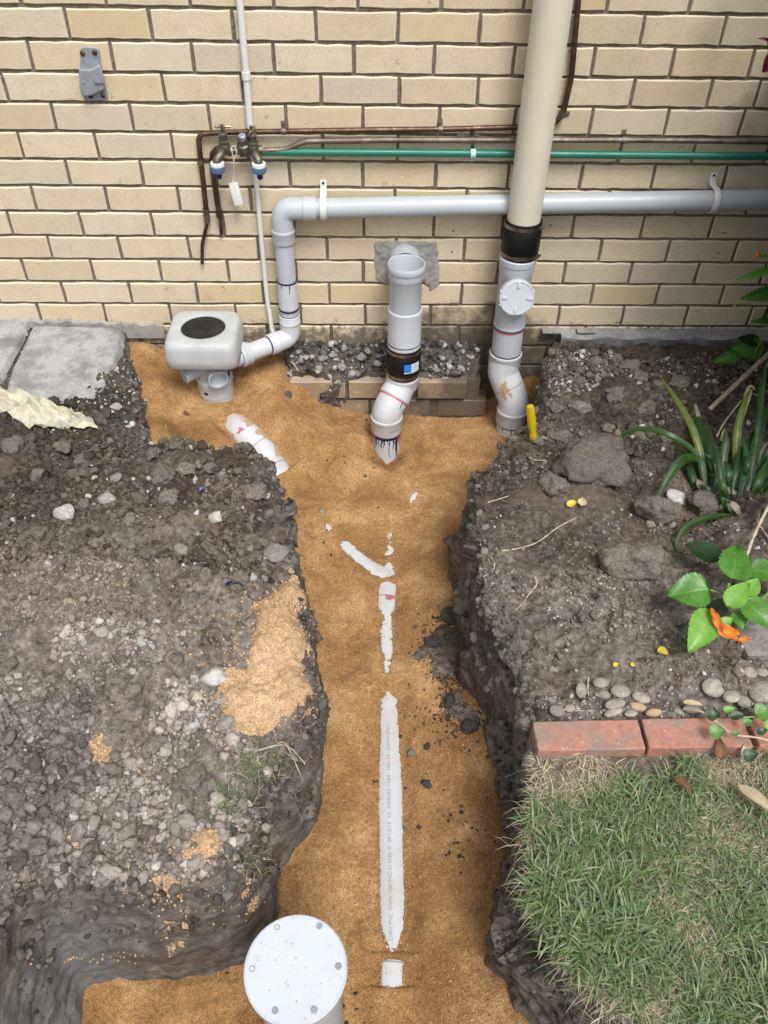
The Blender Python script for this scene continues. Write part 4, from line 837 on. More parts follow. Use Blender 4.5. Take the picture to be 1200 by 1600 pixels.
m = MB(); m.lathe([(.0575, -.092), (.0655, -.096), (.0670, -.101), (.0670, -.111), (.0650, -.116), (.0640, -.166), (.0610, -.169), (.0600, -.27)], NB+np.array((.006, 0, 0)), (0, 0, 1), 44); co = m.build('collar', MAT['pvc_hi'], gy_)
m = MB(); on_cyl(m, NB+np.array((.006, 0, -.145)), (0, 0, 1), .0648, -.55, -.30, 0, .012, 4); m.build('primer_mark', MAT['primer'], co).__setitem__('kind', 'stuff')
def stub(px_, py_, zz, rr, dr, L_, name='inlet'):
    m_ = MB(); d_ = nrm(dr); o = np.array((NB[0], NB[1], zz))
    m_.lathe([(rr, 0), (rr, L_-.006), (rr+.0025, L_-.005), (rr+.0025, L_), (rr-.002, L_), (rr-.003, L_-.022), (.0005, L_-.024)], o, d_, 32); m_.build(name, MAT['pvc'], gy_)
stub(0, 0, -.052, .0235, (-.95, -.66, -.12), .108); stub(0, 0, -.048, .0335, (.42, -1.0, -.08), .100)
m = MB(); m.tube([NB+np.array((.03, .0, .012)), gin+dirg*-.035], .0385, 32); socket(m, gin+dirg*.0, -dirg, .0365, 0, .04, .004); m.build('waste_inlet', MAT['pvc_hi'], gy_)

# ---- half-buried drains
dr = thing('buried_main_drain', 'white drain pipe half covered by sand along the trench centre', 'drain pipe', tuple(MAINP[6]-np.array((0, 0, R_D))))
ML = smooth_line([p-np.array((0, 0, R_D)) for p in MAINP], 5)
m = MB(); m.tube(ML, R_D, 64); mp_ = m.build('pipe', MAT['dusty_pvc'], dr)
dl = BRP-np.array((0, 0, R_D))
bp = thing('buried_branch_drain', 'white pipe bend emerging from sand below the gully and joining the main drain', 'drain pipe', tuple(dl[2]))
m = MB(); bl = smooth_line(list(dl), 5); m.tube(bl, R_D, 56); bpo = m.build('pipe', MAT['dusty_pvc'], bp)
m = MB()
def ring_at(mbx, L, i, r, wd, lift):
    d_ = nrm(L[i+1]-L[i-1]); ring(mbx, L[i], d_, r, 0, wd, lift)
for i in (16, 22): ring_at(m, bl, i, R_D, .003, .0008)
m.build('seam', MAT['ink'], bpo).__setitem__('kind', 'stuff'); m = MB(); blob_on_cyl(m, bl[15], nrm(bl[16]-bl[14]), R_D+.0012, -.75, 0, .42, .035, 12, (0, -.3, 1)); blob_on_cyl(m, bl[20], nrm(bl[21]-bl[19]), R_D+.0012, -.75, 0, .30, .022, 14, (0, -.3, 1)); blob_on_cyl(m, bl[11], nrm(bl[12]-bl[10]), R_D+.0012, -.6, .0, .30, .018, 15, (0, -.3, 1)); m.build('sand_smudge', MAT['sand_dry'], bpo).__setitem__('kind', 'stuff'); m = MB(); ring_at(m, bl, 25, R_D, .006, .001); m.build('primer_mark', MAT['primer'], bpo).__setitem__('kind', 'stuff')
m = MB(); blob_on_cyl(m, bl[11], nrm(bl[12]-bl[10]), R_D+.0006, .3, 0, .26, .008, 3, (0, -.3, 1)); blob_on_cyl(m, bl[11], nrm(bl[12]-bl[10]), R_D+.0006, -.35, .006, .16, .005, 6, (0, -.3, 1)); m.build('pink_primer_mark', MAT['primer_red'], bpo).__setitem__('kind', 'stuff')
m = MB(); m.tube(smooth_line([p-np.array((0, 0, R_D)) for p in RBP], 5), R_D, 40); tag(m.build('buried_side_drain', MAT['white_pvc']), 'white pipe just showing through sand right of the main drain', 'drain pipe')
def at_main(py):
    k = int(np.argmin([abs(pix(p+np.array((0, 0, R_D)))[1]-py) for p in ML])); k = min(max(k, 1), len(ML)-2); return ML[k], nrm(ML[k+1]-ML[k-1])
def main_exact(py):
    ys_ = np.array([pix(p+np.array((0, 0, R_D)))[1] for p in ML]); A = np.array(ML); o = np.argsort(ys_); return np.array([np.interp(py, ys_[o], A[o, k]) for k in range(3)])
m = MB(); o, d_ = at_main(930); a_ = main_exact(931); blob_on_cyl(m, a_, d_, R_D+.0008, -.15, .004, .28, .011, 5, (0, 0, 1)); m.build('pink_primer_mark', MAT['primer_red'], mp_).__setitem__('kind', 'stuff')
m = MB()
for py in (929, 1500): ring(m, main_exact(py), at_main(py)[1], R_D, 0, .003, .0009)
m.build('seam', MAT['ink'], mp_).__setitem__('kind', 'stuff')
# faint printed line on the pipe crown
txt = 'DWV PVC  DWV 100 PVC-U SN6  0  09:12:15  10  AS/NZS 1260  100-10  DWV PVC'
cu = bpy.data.curves.new('printed_line', 'FONT'); cu.body = txt; cu.size = 1.0; cu.align_x = 'LEFT'; to = bpy.data.objects.new('t', cu); COL.objects.link(to)
bpy.context.view_layer.update(); dg = bpy.context.evaluated_depsgraph_get(); tm = bpy.data.meshes.new_from_object(to.evaluated_get(dg)); bpy.data.objects.remove(to, do_unlink=True)
co = np.empty(len(tm.vertices)*3, np.float32); tm.vertices.foreach_get('co', co); co = co.reshape(-1, 3); A = main_exact(1470); B_ = main_exact(1130); Ld = np.linalg.norm(B_-A); s_ = Ld/co[:, 0].max(); sh = .0135
dx = nrm(B_-A); lat = nrm(np.cross(dx, (0, 0, 1))); v = []
for x, y, _ in co:
    t = (y*sh-.0045+.002)/R_D; q = t+.05; pc = A+dx*(x*s_); pc = main_exact(1470+(1130-1470)*(x*s_/Ld)); v.append(pc+(R_D+.0007)*(math.cos(q)*np.array((0, 0, 1.0))-math.sin(q)*lat))
mesh_obj('printed_line', v, [tuple(p.vertices) for p in tm.polygons], MAT['ink'], mp_, False)

# ---- inspection shaft with round screwed cover
cz = -.055; cvc = atz(462, 1513, cz); RCV = .0965
sh_ = thing('inspection_shaft', 'upright white shaft with round flat cover screwed on at trench bottom', 'inspection shaft', (cvc[0], cvc[1], -.5))
m = MB(); m.lathe([(.0005, 0), (RCV-.0045, 0), (RCV-.004, -.0012), (RCV-.0028, -.0012), (RCV-.002, .0), (RCV, -.0015), (RCV, -.014), (RCV-.003, -.017), (.07, -.018)], cvc, (.02, -.01, 1), 72); lid = m.build('cover', MAT['lid_pvc'], sh_)
for (x, y) in ((433, 1449), (499, 1447), (394, 1514), (529, 1510), (430, 1579), (491, 1578)):
    p = atz(x, y, cz+.0006); m = MB(); m.lathe([(.0062, 0), (.0058, .0014), (.0040, .0016), (.0034, .0003), (.0005, .0002)], p, (0, 0, 1), 16); m.build('screw', MAT['galv'], lid)
m = MB()
for _ in range(24):
    a = random.uniform(0, 6.283); q = .088*math.sqrt(random.random())*(1 if random.random() < .6 else .6); c_ = np.array(cvc)+np.array((q*math.cos(a)-.012, q*math.sin(a)-.008, .0004-.02*q*math.cos(a)+.01*q*math.sin(a))); r_ = random.uniform(.0007, .0024)
    m.lathe([(r_, 0), (r_*.7, r_*.3), (r_*.1, r_*.35)], c_, (0, 0, 1), 7, (False, True))
m.build('mud_fleck', M_plastic('dried_mud', (.40, .375, .34), .9, .1), lid)['kind'] = 'stuff'
m = MB(); m.lathe([(.081, -.45), (.081, -.020), (.086, -.017), (.086, -.006)], cvc, (0, 0, 1), 48); m.build('shaft', MAT['pvc'], sh_)
# ================================================================== LOOSE EARTH, STONES, SAND SPILL
def ico(sub, seed, squash=(1, 1, 1), amp=.22, fr=1.6, ang=0.0):
    bm = bmesh.new(); bmesh.ops.create_icosphere(bm, subdivisions=sub, radius=1.0); v = np.array([q.co[:] for q in bm.verts]); f = np.array([[q.index for q in p.verts] for p in bm.faces]); bm.free()
    n = vnoise(v, fr, seed, 3)
    if ang:                                     # knapped facets
        rg = np.random.default_rng(int(seed*10)+3)
        for _ in range(int(ang)):
            d = rg.normal(size=3); d /= np.linalg.norm(d); h = rg.uniform(.55, .85); s_ = v@d; v = v-np.maximum(s_-h, 0)[:, None]*d*.92
    v = v*(1+amp*n[:, None])*np.array(squash); return v, f
VS = [ico(1, k+1, (1, RNG.uniform(.7, 1), RNG.uniform(.55, .85)), .42, 1.7, 3) for k in range(20)]
VL = [ico(3, k+40, (1, RNG.uniform(.75, 1), RNG.uniform(.55, .85)), .42, 1.9, 3) for k in range(14)]
def rotm(rg):
    q = rg.normal(size=4); q /= np.linalg.norm(q); w_, x, y, z = q
    return np.array([[1-2*(y*y+z*z), 2*(x*y-z*w_), 2*(x*z+y*w_)], [2*(x*y+z*w_), 1-2*(x*x+z*z), 2*(y*z-x*w_)], [2*(x*z-y*w_), 2*(y*z+x*w_), 1-2*(x*x+y*y)]])
def scatter(name, items, variants, mat, label, cat_parent=None):
    Vv = []; Ff = []; Cc = []; b = 0
    for (p, s_, c) in items:
        v, f = variants[RNG.integers(len(variants))]; vv = (v*s_)@rotm(RNG).T+p; Vv.append(vv); Ff.append(f+b); b += len(v); Cc.append(np.tile(c, (len(v), 1)))
    o = big_mesh(name, np.concatenate(Vv), np.concatenate(Ff), mat, cat_parent, variants is not VS, np.concatenate(Cc)); tag(o, kind='stuff'); o['label'] = label; return o
def inpoly(x, y, poly):
    ins = False; n = len(poly)
    for i in range(n):
        a, b = poly[i], poly[(i+1) % n]
        if (a[1] > y) != (b[1] > y) and x < (b[0]-a[0])*(y-a[1])/(b[1]-a[1])+a[0]: ins = not ins
    return ins
# zones of loose earth: plan polygons traced on the bank tops (photo sight lines to z=0), counts, size range (m), colours
ZN = [([(-60, 690), (330, 690), (440, 760), (466, 900), (440, 930), (300, 905), (100, 880), (-60, 930)], 14000, (.0026, .0125), ((.036, .029, .023), (.185, .157, .130)), .9),
      ([(-60, 930), (100, 880), (300, 905), (440, 930), (380, 1000), (200, 985), (-60, 1010)], 4500, (.0022, .0085), ((.10, .083, .064), (.26, .22, .178)), .7),
      ([(-60, 1010), (200, 985), (360, 1010), (350, 1120), (420, 1200), (380, 1330), (300, 1368), (100, 1378), (-60, 1400)], 17000, (.0028, .0125), ((.12, .105, .092), (.39, .352, .315)), .9),
      ([(850, 548), (1230, 555), (1230, 700), (980, 720), (880, 700), (800, 690), (850, 610)], 9000, (.0032, .0140), ((.034, .028, .022), (.16, .137, .115)), .85),
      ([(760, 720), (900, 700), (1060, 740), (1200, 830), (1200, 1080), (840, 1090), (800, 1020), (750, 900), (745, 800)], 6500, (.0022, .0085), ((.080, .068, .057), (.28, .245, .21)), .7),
      ([(-60, 600), (200, 600), (220, 690), (-60, 690)], 3200, (.003, .012), ((.040, .035, .031), (.13, .117, .104)), .9)]
_yy, _xx = np.meshgrid(np.arange(-3, .2, .01), np.arange(-2.2, 2.4, .01), indexing='ij'); CLG = vnoise(np.c_[_xx.ravel(), _yy.ravel()], 7, 51, 2).reshape(_xx.shape)
small = []; mid = []
for (pg, cnt, (s0, s1), (c0, c1), hi) in ZN:
    xs_ = [p[0] for p in pg]; ys_ = [p[1] for p in pg]; W = [atz(p[0], p[1], 0)[:2] for p in pg]; xa = [p[0] for p in W]; ya = [p[1] for p in W]; k = 0
    while k < cnt:
        x = random.uniform(min(xa), max(xa)); y = random.uniform(min(ya), max(ya))
        if not inpoly(x, y, W): continue
        k += 1
        cl = float(CLG[int((y+3)/.01), int((x+2.2)/.01)])
        if random.random() > .50+1.7*cl: continue
        d = drop(x, y)
        if d is None or d[2] == 's' and random.random() < .9: continue
        s_ = s0*(s1/s0)**(random.random()**1.7)
        s_ *= random.choice((.6, .8, 1, 1, 1.15)) if random.random() > .06 else 1.8
        t = random.random()*.75+.25*random.random()**3; c = (np.array(c0)*(1-t)+np.array(c1)*t)*(1+.35*max(-1, min(1, 2*float(CLG[int((y*1.7+7.5)/.04), int((x*1.7+5)/.04)]))))
        if random.random() < .035: c = np.array((.42, .41, .39))*random.uniform(.7, 1.1)
        p = np.array(d[0])+np.array(d[1])*s_*random.uniform(-.1, .45)
        (mid if s_ > .0095 else small).append((p, s_, c))
# crumbs that rolled down onto the sand and caught on the faces
for (x, y, rr, cnt) in ((690, 1000, 34, 420), (700, 1050, 26, 260), (705, 1110, 34, 260), (740, 1130, 26, 60), (735, 1290, 60, 40), (640, 1180, 90, 40), (480, 1250, 20, 50), (740, 830, 16, 40), (570, 700, 80, 30), (500, 860, 40, 26), (790, 1180, 26, 60), (790, 1480, 30, 90), (800, 1400, 20, 80), (420, 1530, 40, 40), (540, 1560, 40, 30)):
    for _ in range(cnt):
        q, n_, kd = hit(x+random.gauss(0, rr*.5), y+random.gauss(0, rr*.6)); s_ = random.uniform(.0014, .0052)*random.uniform(.6, 1.5); small.append((q+n_*s_*.2, s_, np.array((.050, .043, .038))*random.uniform(.7, 1.9)))
for (x0_, y0_, x1_, y1_, wd, cnt) in ((760, 860, 800, 1060, 22, 420), (800, 1150, 800, 1420, 22, 420), (830, 1440, 900, 1590, 20, 260), (470, 1000, 495, 1170, 12, 160), (380, 1300, 460, 1200, 25, 260), (60, 1430, 380, 1450, 40, 50), (60, 1480, 40, 1600, 30, 20), (210, 560, 222, 660, 8, 140), (470, 590, 540, 640, 12, 220)):
    for _ in range(cnt):
        t = random.random(); q, n_, kd = hit(x0_+(x1_-x0_)*t+random.gauss(0, wd*.6), y0_+(y1_-y0_)*t+random.gauss(0, wd*.6))
        if kd == 'g': s_ = .002*(4.5)**(random.random()**1.8); (small if s_ < .0065 else mid).append((q+n_*s_*.15, s_, np.array((.085, .074, .066))*random.uniform(.6, 1.9)))
for _ in range(1500):                                  # clods crumbling along the trench rims
    k = random.choice([*range(2, len(RIM)-2)]*1+[*range(1000, 1000+len(RIML)-3)]); L_ = RIM if k < 1000 else RIML; i = k % 1000 if k >= 1000 else k
    a, b = L_[i], L_[i+1]; t = random.random(); w0 = atz(a[0]+(b[0]-a[0])*t, a[1]+(b[1]-a[1])*t, 0); x, y = w0[0]+random.gauss(0, .012), w0[1]+random.gauss(0, .012); d = drop(x, y)
    if d is None or d[2] == 's' or d[0].z < -.25 or (w0[0] > .2 and w0[1] < -1.75): continue
    s_ = .0035*(4.2)**(random.random()**1.6); (small if s_ < .0095 else mid).append((np.array(d[0])+np.array(d[1])*s_*.2, s_, np.array((.09, .079, .07))*random.uniform(.5, 2.0)))
# grit sprinkled on all banks
scatter('soil_crumbs', small, VS, MAT['clod'], 'loose crumbs of dark soil strewn over both banks'); scatter('soil_lumps', mid, VL, MAT['clod'], 'countless larger crumbled lumps of grey soil on the banks')
# pale grit by the path, the plinth and on the footing
grit = []
for (pg, cnt, s0, s1, lo, hi_) in (([(175, 560), (205, 540), (222, 590), (200, 640), (120, 650), (60, 640), (150, 610)], 420, .0025, .0075, .14, .5), ([(900, 552), (1230, 556), (1230, 590), (1000, 585), (900, 575)], 620, .0022, .0060, .22, .62), ([(860, 560), (960, 560), (930, 610), (850, 620)], 260, .003, .009, .12, .4), ([(860, 925), (960, 880), (960, 970), (850, 990)], 240, .002, .0052, .14, .45), ([(840, 1085), (1230, 1075), (1230, 1120), (840, 1125)], 300, .002, .006, .12, .42), ([(0, 590), (45, 500), (200, 508), (190, 530), (60, 520), (40, 600)], 420, .0015, .0045, .15, .5)):
    W = [atz(p[0], p[1], 0)[:2] for p in pg]; xa = [p[0] for p in W]; ya = [p[1] for p in W]; k = 0
    while k < cnt:
        x = random.uniform(min(xa), max(xa)); y = random.uniform(min(ya), max(ya)); k += 1
        if not inpoly(x, y, W): continue
        d = drop(x, y)
        if d is None: continue
        s_ = random.uniform(s0, s1); grit.append((np.array(d[0])+np.array((0, 0, s_*.35)), s_, np.array((1, .985, .95))*random.uniform(lo, hi_)))
for _ in range(900):                                  # rubble on the footing ledge
    x = random.uniform(-.31, .425); y = random.uniform(-.112, -.008); d = drop(x, y, False)
    if d is None or d[0].z < -.27: continue
    s_ = .003*(6.0)**(random.random()**1.6); grit.append((np.array(d[0])+np.array((0, 0, s_*.4)), s_, np.array((1, .985, .96))*(random.uniform(.10, .42) if random.random() < .55 else random.uniform(.03, .08))))
scatter('pale_grit', grit, VS, MAT['clod'], 'pale grit and broken concrete crumbs by path, plinth and footing')

# individual clods and stones one can point at
RK = {}
for k in range(8): RK['c%d' % k] = ico(4, 70+k, (1, .85, .66), .42, 1.7, 5)
for k in range(6): RK['s%d' % k] = ico(3, 90+k, (1, .78, .6), .10, 1.2, 12)
for k in range(6): RK['p%d' % k] = ico(3, 110+k, (1, .76, .58), .07, .9, 0)
RKM = {}
def rock_mesh(key, mat):
    if (key, mat) in RKM: return RKM[(key, mat)]
    v, f = RK[key]; v = v.copy()
    if key[0] == 'c': n = vnoise(v, 4.5, 3, 4); v = v*(1+.20*n[:, None])
    elif key[0] == 's': v = v*(1+.06*vnoise(v, 4, 5, 3)[:, None])
    me = bpy.data.meshes.new('rock'); me.from_pydata([tuple(map(float, q)) for q in v], [], [tuple(map(int, q)) for q in f]); me.shade_smooth(); me.materials.append(MAT[mat]); RKM[(key, mat)] = me; return me
def rock(name, label, cat, x, y, wpx, asp, mat, key, group=None, ang=0.0, sink=.25, tall=1.0):
    q, n_, kd = hit(x, y); s_ = wpx/2*px2m(q); o = bpy.data.objects.new(name, rock_mesh(key, mat)); link(o)
    o['px'] = (float(x), float(y)) if group else (0., 0.)
    o.location = tuple(q+np.array((0, 0, s_*(.55-sink)*tall))); o.rotation_euler = (random.uniform(-.25, .25), random.uniform(-.25, .25), ang); o.scale = (s_*1.05, s_*asp*1.25, s_*tall); return tag(o, label, cat, group)
rock('soil_clod', 'largest flat grey soil clod below the strap-leaved plant', 'clod', 928, 738, 112, .85, 'clod_rock', 'c0', ang=.3, sink=.12, tall=.85)
rock('soil_clod', 'rounded brown clod beside the arching strap leaf', 'clod', 1022, 810, 64, .75, 'clod_rock', 'c1', ang=.1, sink=.05, tall=1.1)
rock('soil_clod', 'broad crumbly clod with pale grit on top, left of the hibiscus', 'clod', 982, 888, 86, .8, 'clod_rock', 'c2', ang=-.2, sink=.1, tall=1.0)
rock('pale_stone', 'pale angular stone between two clods under the strap leaves', 'stone', 1058, 780, 34, 1.15, 'pale_rock', 's0', ang=.8)
rock('soil_clod', 'dark clod in the shade right of the pale angular stone', 'clod', 1092, 795, 52, .8, 'clod_rock', 'c3', ang=.5, sink=.08, tall=1.1)
rock('soil_clod', 'grey clod beside the largest flat clod, at its upper left', 'clod', 862, 765, 46, .8, 'clod_rock', 'c4', ang=-.5, sink=.1)
q = hit(1188, 1020)[0]; m = MB(); m.box(q+np.array((.03, .02, -.005)), (.17, .10, .075), Matrix.Rotation(.06, 3, 'Z'), .012); o = m.build('concrete_block', MAT['grey_rock']); tag(o, 'worn greenish concrete block half buried under the hibiscus leaves', 'block')
for (x, y, w_, a, mt, ky, lb) in ((168, 782, 28, 1.0, 'pale_rock', 's2', 'round pale stone on the dark upper left heap'), (103, 806, 38, 1.0, 'pale_rock', 's3', 'angular pale stone left of the round pale one'), (340, 812, 30, 1.0, 'pale_rock', 's4', 'pale chipped stone in the middle of the left heap'), (283, 863, 26, 1.15, 'grey_rock', 's5', 'upright oval grey stone on the left heap'),
    (433, 868, 40, 1.25, 'grey_rock', 's2', 'large oval grey stone at the left bank edge above the spilt sand'), (336, 1060, 48, .75, 'pale_rock', 's0', 'pale wedge stone beside the spilt sand'), (305, 1062, 18, 1.0, 'pale_rock', 's4', 'small white stone left of the pale wedge stone'), (182, 748, 22, 1.0, 'grey_rock', 's1', 'grey stone above the two pale stones on left heap')):
    rock('stone', lb, 'stone', x, y, w_, a, mt, ky, None, random.uniform(-.6, .6), .22)
for (x, y, w_, lb) in ((705, 966, 28, 'smooth dark stone lying on sand at the right trench edge'),): rock('dark_stone', lb, 'stone', x, y, w_, 1.3, 'dark_rock', 'p0', None, 1.3, .15)
for (x, y, w_, lb) in ((667, 1167, 13, 'small dark stone on sand right of the buried pipe middle'), (667, 1226, 17, 'dark grey stone on sand, lowest of the stones right of the pipe'), (642, 1176, 14, 'tiny pale grey stone right beside the buried pipe'), (676, 1005, 26, 'dark soil clod fallen on sand near the right wall'), (703, 1098, 24, 'dark wet clod on sand below the fallen soil patch'), (733, 1137, 26, 'black clod on sand next to the sandy right wall')):
    rock('dark_stone', lb, 'stone', x, y, w_, .9, 'grey_rock' if 'pale' in lb else 'dark_rock', random.choice(['c1', 'c3', 'c5']), None, random.uniform(0, 3), .2)
GL = [(45, 1108, 40), (28, 1250, 56), (90, 1255, 44), (245, 1165, 46), (302, 1217, 56), (178, 1265, 52), (233, 1300, 34), (275, 1245, 30), (150, 1090, 34), (88, 1180, 34), (210, 1080, 36), (200, 1140, 30), (60, 1325, 40), (140, 1335, 42), (30, 1170, 30), (115, 1215, 26), (270, 1100, 34), (320, 1150, 30), (160, 1205, 26), (255, 1345, 26), (20, 1040, 34), (110, 1040, 30), (185, 1030, 26), (280, 1030, 26), (230, 1050, 24)]
for (x, y, w_) in GL: rock('soil_clod', 'grey crumbly soil clod among the lumps on the lower left bank', 'clod', x+random.uniform(-4, 4), y, w_*.86, .85, 'clod_rock', 'c%d' % random.randrange(8), 'clods on the lower left bank', random.uniform(0, 3), .32, .85)
DL = [(130, 720), (240, 710), (330, 735), (60, 745), (205, 815), (265, 780), (400, 770), (395, 830), (60, 835), (150, 850), (235, 870), (330, 860), (375, 905), (20, 700), (290, 735), (440, 905), (320, 900), (420, 805), (255, 745), (100, 700)]
for (x, y) in DL: rock('soil_clod', 'dark lumpy soil clod on the upper left heap', 'clod', x, y, random.uniform(20, 38), .85, 'clod_rock', 'c%d' % random.randrange(8), 'clods on the upper left heap', random.uniform(0, 3), .3, .9)
BR = [(900, 600), (960, 620), (870, 640), (1010, 640), (930, 570), (1060, 600), (1000, 590), (880, 690), (950, 670), (840, 690), (1040, 690), (905, 640), (980, 575)]
for (x, y) in BR: rock('soil_clod', 'dark clod in the churned soil between plinth and trench', 'clod', x, y, random.uniform(18, 36), .85, 'clod_rock', 'c%d' % random.randrange(8), 'clods in the churned bed by the plinth', random.uniform(0, 3), .3, .9)
# river pebbles behind the edging bricks
PB = [(908, 1080, 17, 1.7), (938, 1069, 25, .85), (943, 1088, 21, .85), (968, 1083, 30, .95), (1001, 1093, 29, .75), (960, 1103, 32, .6), (870, 1113, 25, .9), (890, 1108, 16, 1.1), (957, 1116, 30, .5), (995, 1107, 28, .6), (1020, 1116, 26, .55), (985, 1117, 22, .6), (1113, 1078, 36, .95), (1142, 1091, 26, .95), (1161, 1099, 24, .9), (1190, 1086, 42, 1.0), (1080, 1111, 28, .55), (1171, 1053, 22, .95), (1189, 1052, 18, 1.1), (1155, 1050, 15, 1.0), (862, 1095, 14, .9), (1060, 1113, 16, .7)]
for i, (x, y, w_, a) in enumerate(PB):
    tan_ = i in (9, 10); rock('pebble', 'tan river pebble touching the back of the first edging brick' if tan_ else 'smooth grey river pebble in the row behind the red edging bricks', 'pebble', x, y, w_, a, 'tan_pebble' if tan_ else 'pebble', 'p%d' % random.randrange(6), 'pebbles behind the edging', random.uniform(-.3, .3), .12, .75)
rock('pebble', 'white stone chip left of the grit path, larger of the pair', 'pebble', 182, 637, 22, .6, 'pale_rock', 's0', None, .2); rock('pebble', 'white stone chip left of the grit path, smaller of the pair', 'pebble', 173, 645, 12, .8, 'pale_rock', 's3', None, .9)
RB = [(505, 563, 22), (520, 556, 18), (480, 560, 16), (535, 575, 24), (565, 560, 26), (590, 570, 20), (498, 580, 18), (552, 585, 18), (680, 580, 20), (700, 570, 16), (720, 578, 20), (695, 592, 16), (734, 560, 16), (515, 590, 16), (575, 550, 18)]
for (x, y, w_) in RB: rock('concrete_lump', 'grey broken concrete lump on the footing ledge in the pit', 'rubble', x, y, w_*.85, .85, 'rubble', 's%d' % random.randrange(6), 'broken concrete on the footing ledge', random.uniform(0, 3), .15, 1.0)

# each clod, pebble and lump gets a label that finds it: nearest landmark and direction, or its place along its row
ORD = ['first', 'second', 'third', 'fourth', 'fifth', 'sixth', 'seventh', 'eighth', 'ninth', 'tenth', 'eleventh', 'twelfth', 'thirteenth', 'fourteenth', 'fifteenth', 'sixteenth', 'seventeenth', 'eighteenth', 'nineteenth', 'twentieth', 'twenty-first', 'twenty-second', 'twenty-third']
LM = {'clods on the lower left bank': ('grey soil clod', [((336, 1060), 'the pale wedge stone'), ((400, 1195), 'the grass tuft on the left rim'), ((152, 1168), 'the small sand scatter'), ((248, 1375), 'the front sand patch'), ((0, 1600), 'the bottom left corner')]),
      'clods on the upper left heap': ('dark soil clod', [((168, 782), 'the round pale stone'), ((433, 868), 'the large oval rim stone'), ((340, 812), 'the pale chipped stone'), ((80, 645), 'the canvas rag'), ((398, 690), 'the half-buried white bend')]),
      'clods in the churned bed by the plinth': ('dark soil clod', [((832, 660), 'the yellow screwdriver'), ((928, 738), 'the largest flat clod'), ((1000, 540), 'the concrete plinth'), ((1030, 590), 'the tip of the yellowing strap leaf')])}
def find_labels():
    obs = [o for o in COL.objects if 'px' in o]
    for g, (nm, lms) in LM.items():
        bins = {}
        for o in obs:
            if o.get('group') != g: continue
            x, y = o['px']; d, lx, ly, ln = min((math.hypot(x-a[0], y-a[1]), a[0], a[1], b) for a, b in lms); dx, dy = x-lx, y-ly
            w_ = ('left of' if dx < 0 else 'right of') if abs(dx) > abs(dy) else ('above' if dy < 0 else 'below'); bins.setdefault((w_, ln), []).append((d, o))
        for (w_, ln), L_ in bins.items():
            L_.sort(key=lambda t: t[0])
            for k, (d, o) in enumerate(L_): o['label'] = nm+' '+w_+' '+ln+('' if len(L_) == 1 else ', '+('nearest' if k == 0 else ORD[k]+' nearest')+' to it')
    for g, nm in (('pebbles behind the edging', 'pebble behind the red edging bricks'), ('broken concrete on the footing ledge', 'grey concrete lump on the footing ledge')):
        L_ = sorted([o for o in obs if o.get('group') == g], key=lambda o: o['px'][0])
        for k, o in enumerate(L_): o['label'] = ('tan ' if o['label'].startswith('tan') else 'smooth grey ' if 'pebble' in nm else '')+nm+', '+ORD[k]+' from the left'
    for o in obs: del o['px']
find_labels()

# ---- sand spilt on the left bank
def sand_patch(name, label, outl, seed, thick=.016, zz=.02, bv=None, mat='sand_dry'):
    bv = bv or bvh
    Pp = np.array([atz(x, y, zz)[:2] for x, y in outl]); lo = Pp.min(0)-.03; hi_ = Pp.max(0)+.03; s_ = .004; X, Y = np.meshgrid(np.arange(lo[0], hi_[0], s_), np.arange(lo[1], hi_[1], s_)); Q = np.c_[X.ravel(), Y.ravel()]
    big_ = thick > .015; d = sdf(Q, Pp)*.8+(.034 if big_ else .016)*vnoise(Q, 20, seed, 4)-(.022 if big_ else .010)*np.maximum(vnoise(Q, 15, seed+5, 4)-.10, 0)*3+(.006 if big_ else .004); gz = np.array([(lambda a: a[0].z if a[0] is not None else -1)(bv.ray_cast(Vector((x, y, 1)), Vector((0, 0, -1)))) for x, y in Q])
    h = thick*sstep(d, 0, .035)*(1+.5*vnoise(Q, 40, seed+1, 3))+.006*vnoise(Q, 80, seed+2, 3)*sstep(d, 0, .01)+np.where(d > 0, .003, -.02)
    V_ = np.c_[Q, gz+h]; ny_, nx_ = X.shape; ix = np.arange(nx_*ny_).reshape(ny_, nx_); T_ = np.c_[ix[:-1, :-1].ravel(), ix[:-1, 1:].ravel(), ix[1:, 1:].ravel(), ix[1:, :-1].ravel()]
    rng_ = gz[T_].max(1)-gz[T_].min(1); T_ = T_[(d[T_] > -.004).all(1) & (rng_ < .03)]; us = np.unique(T_)
    if len(us) == 0: return
    mp2 = np.zeros(len(V_), int); mp2[us] = np.arange(len(us)); o = big_mesh(name, V_[us], mp2[T_], MAT[mat]); tag(o, label=label, kind='stuff')
    return Q[d > .006], gz[d > .006]
cr = []
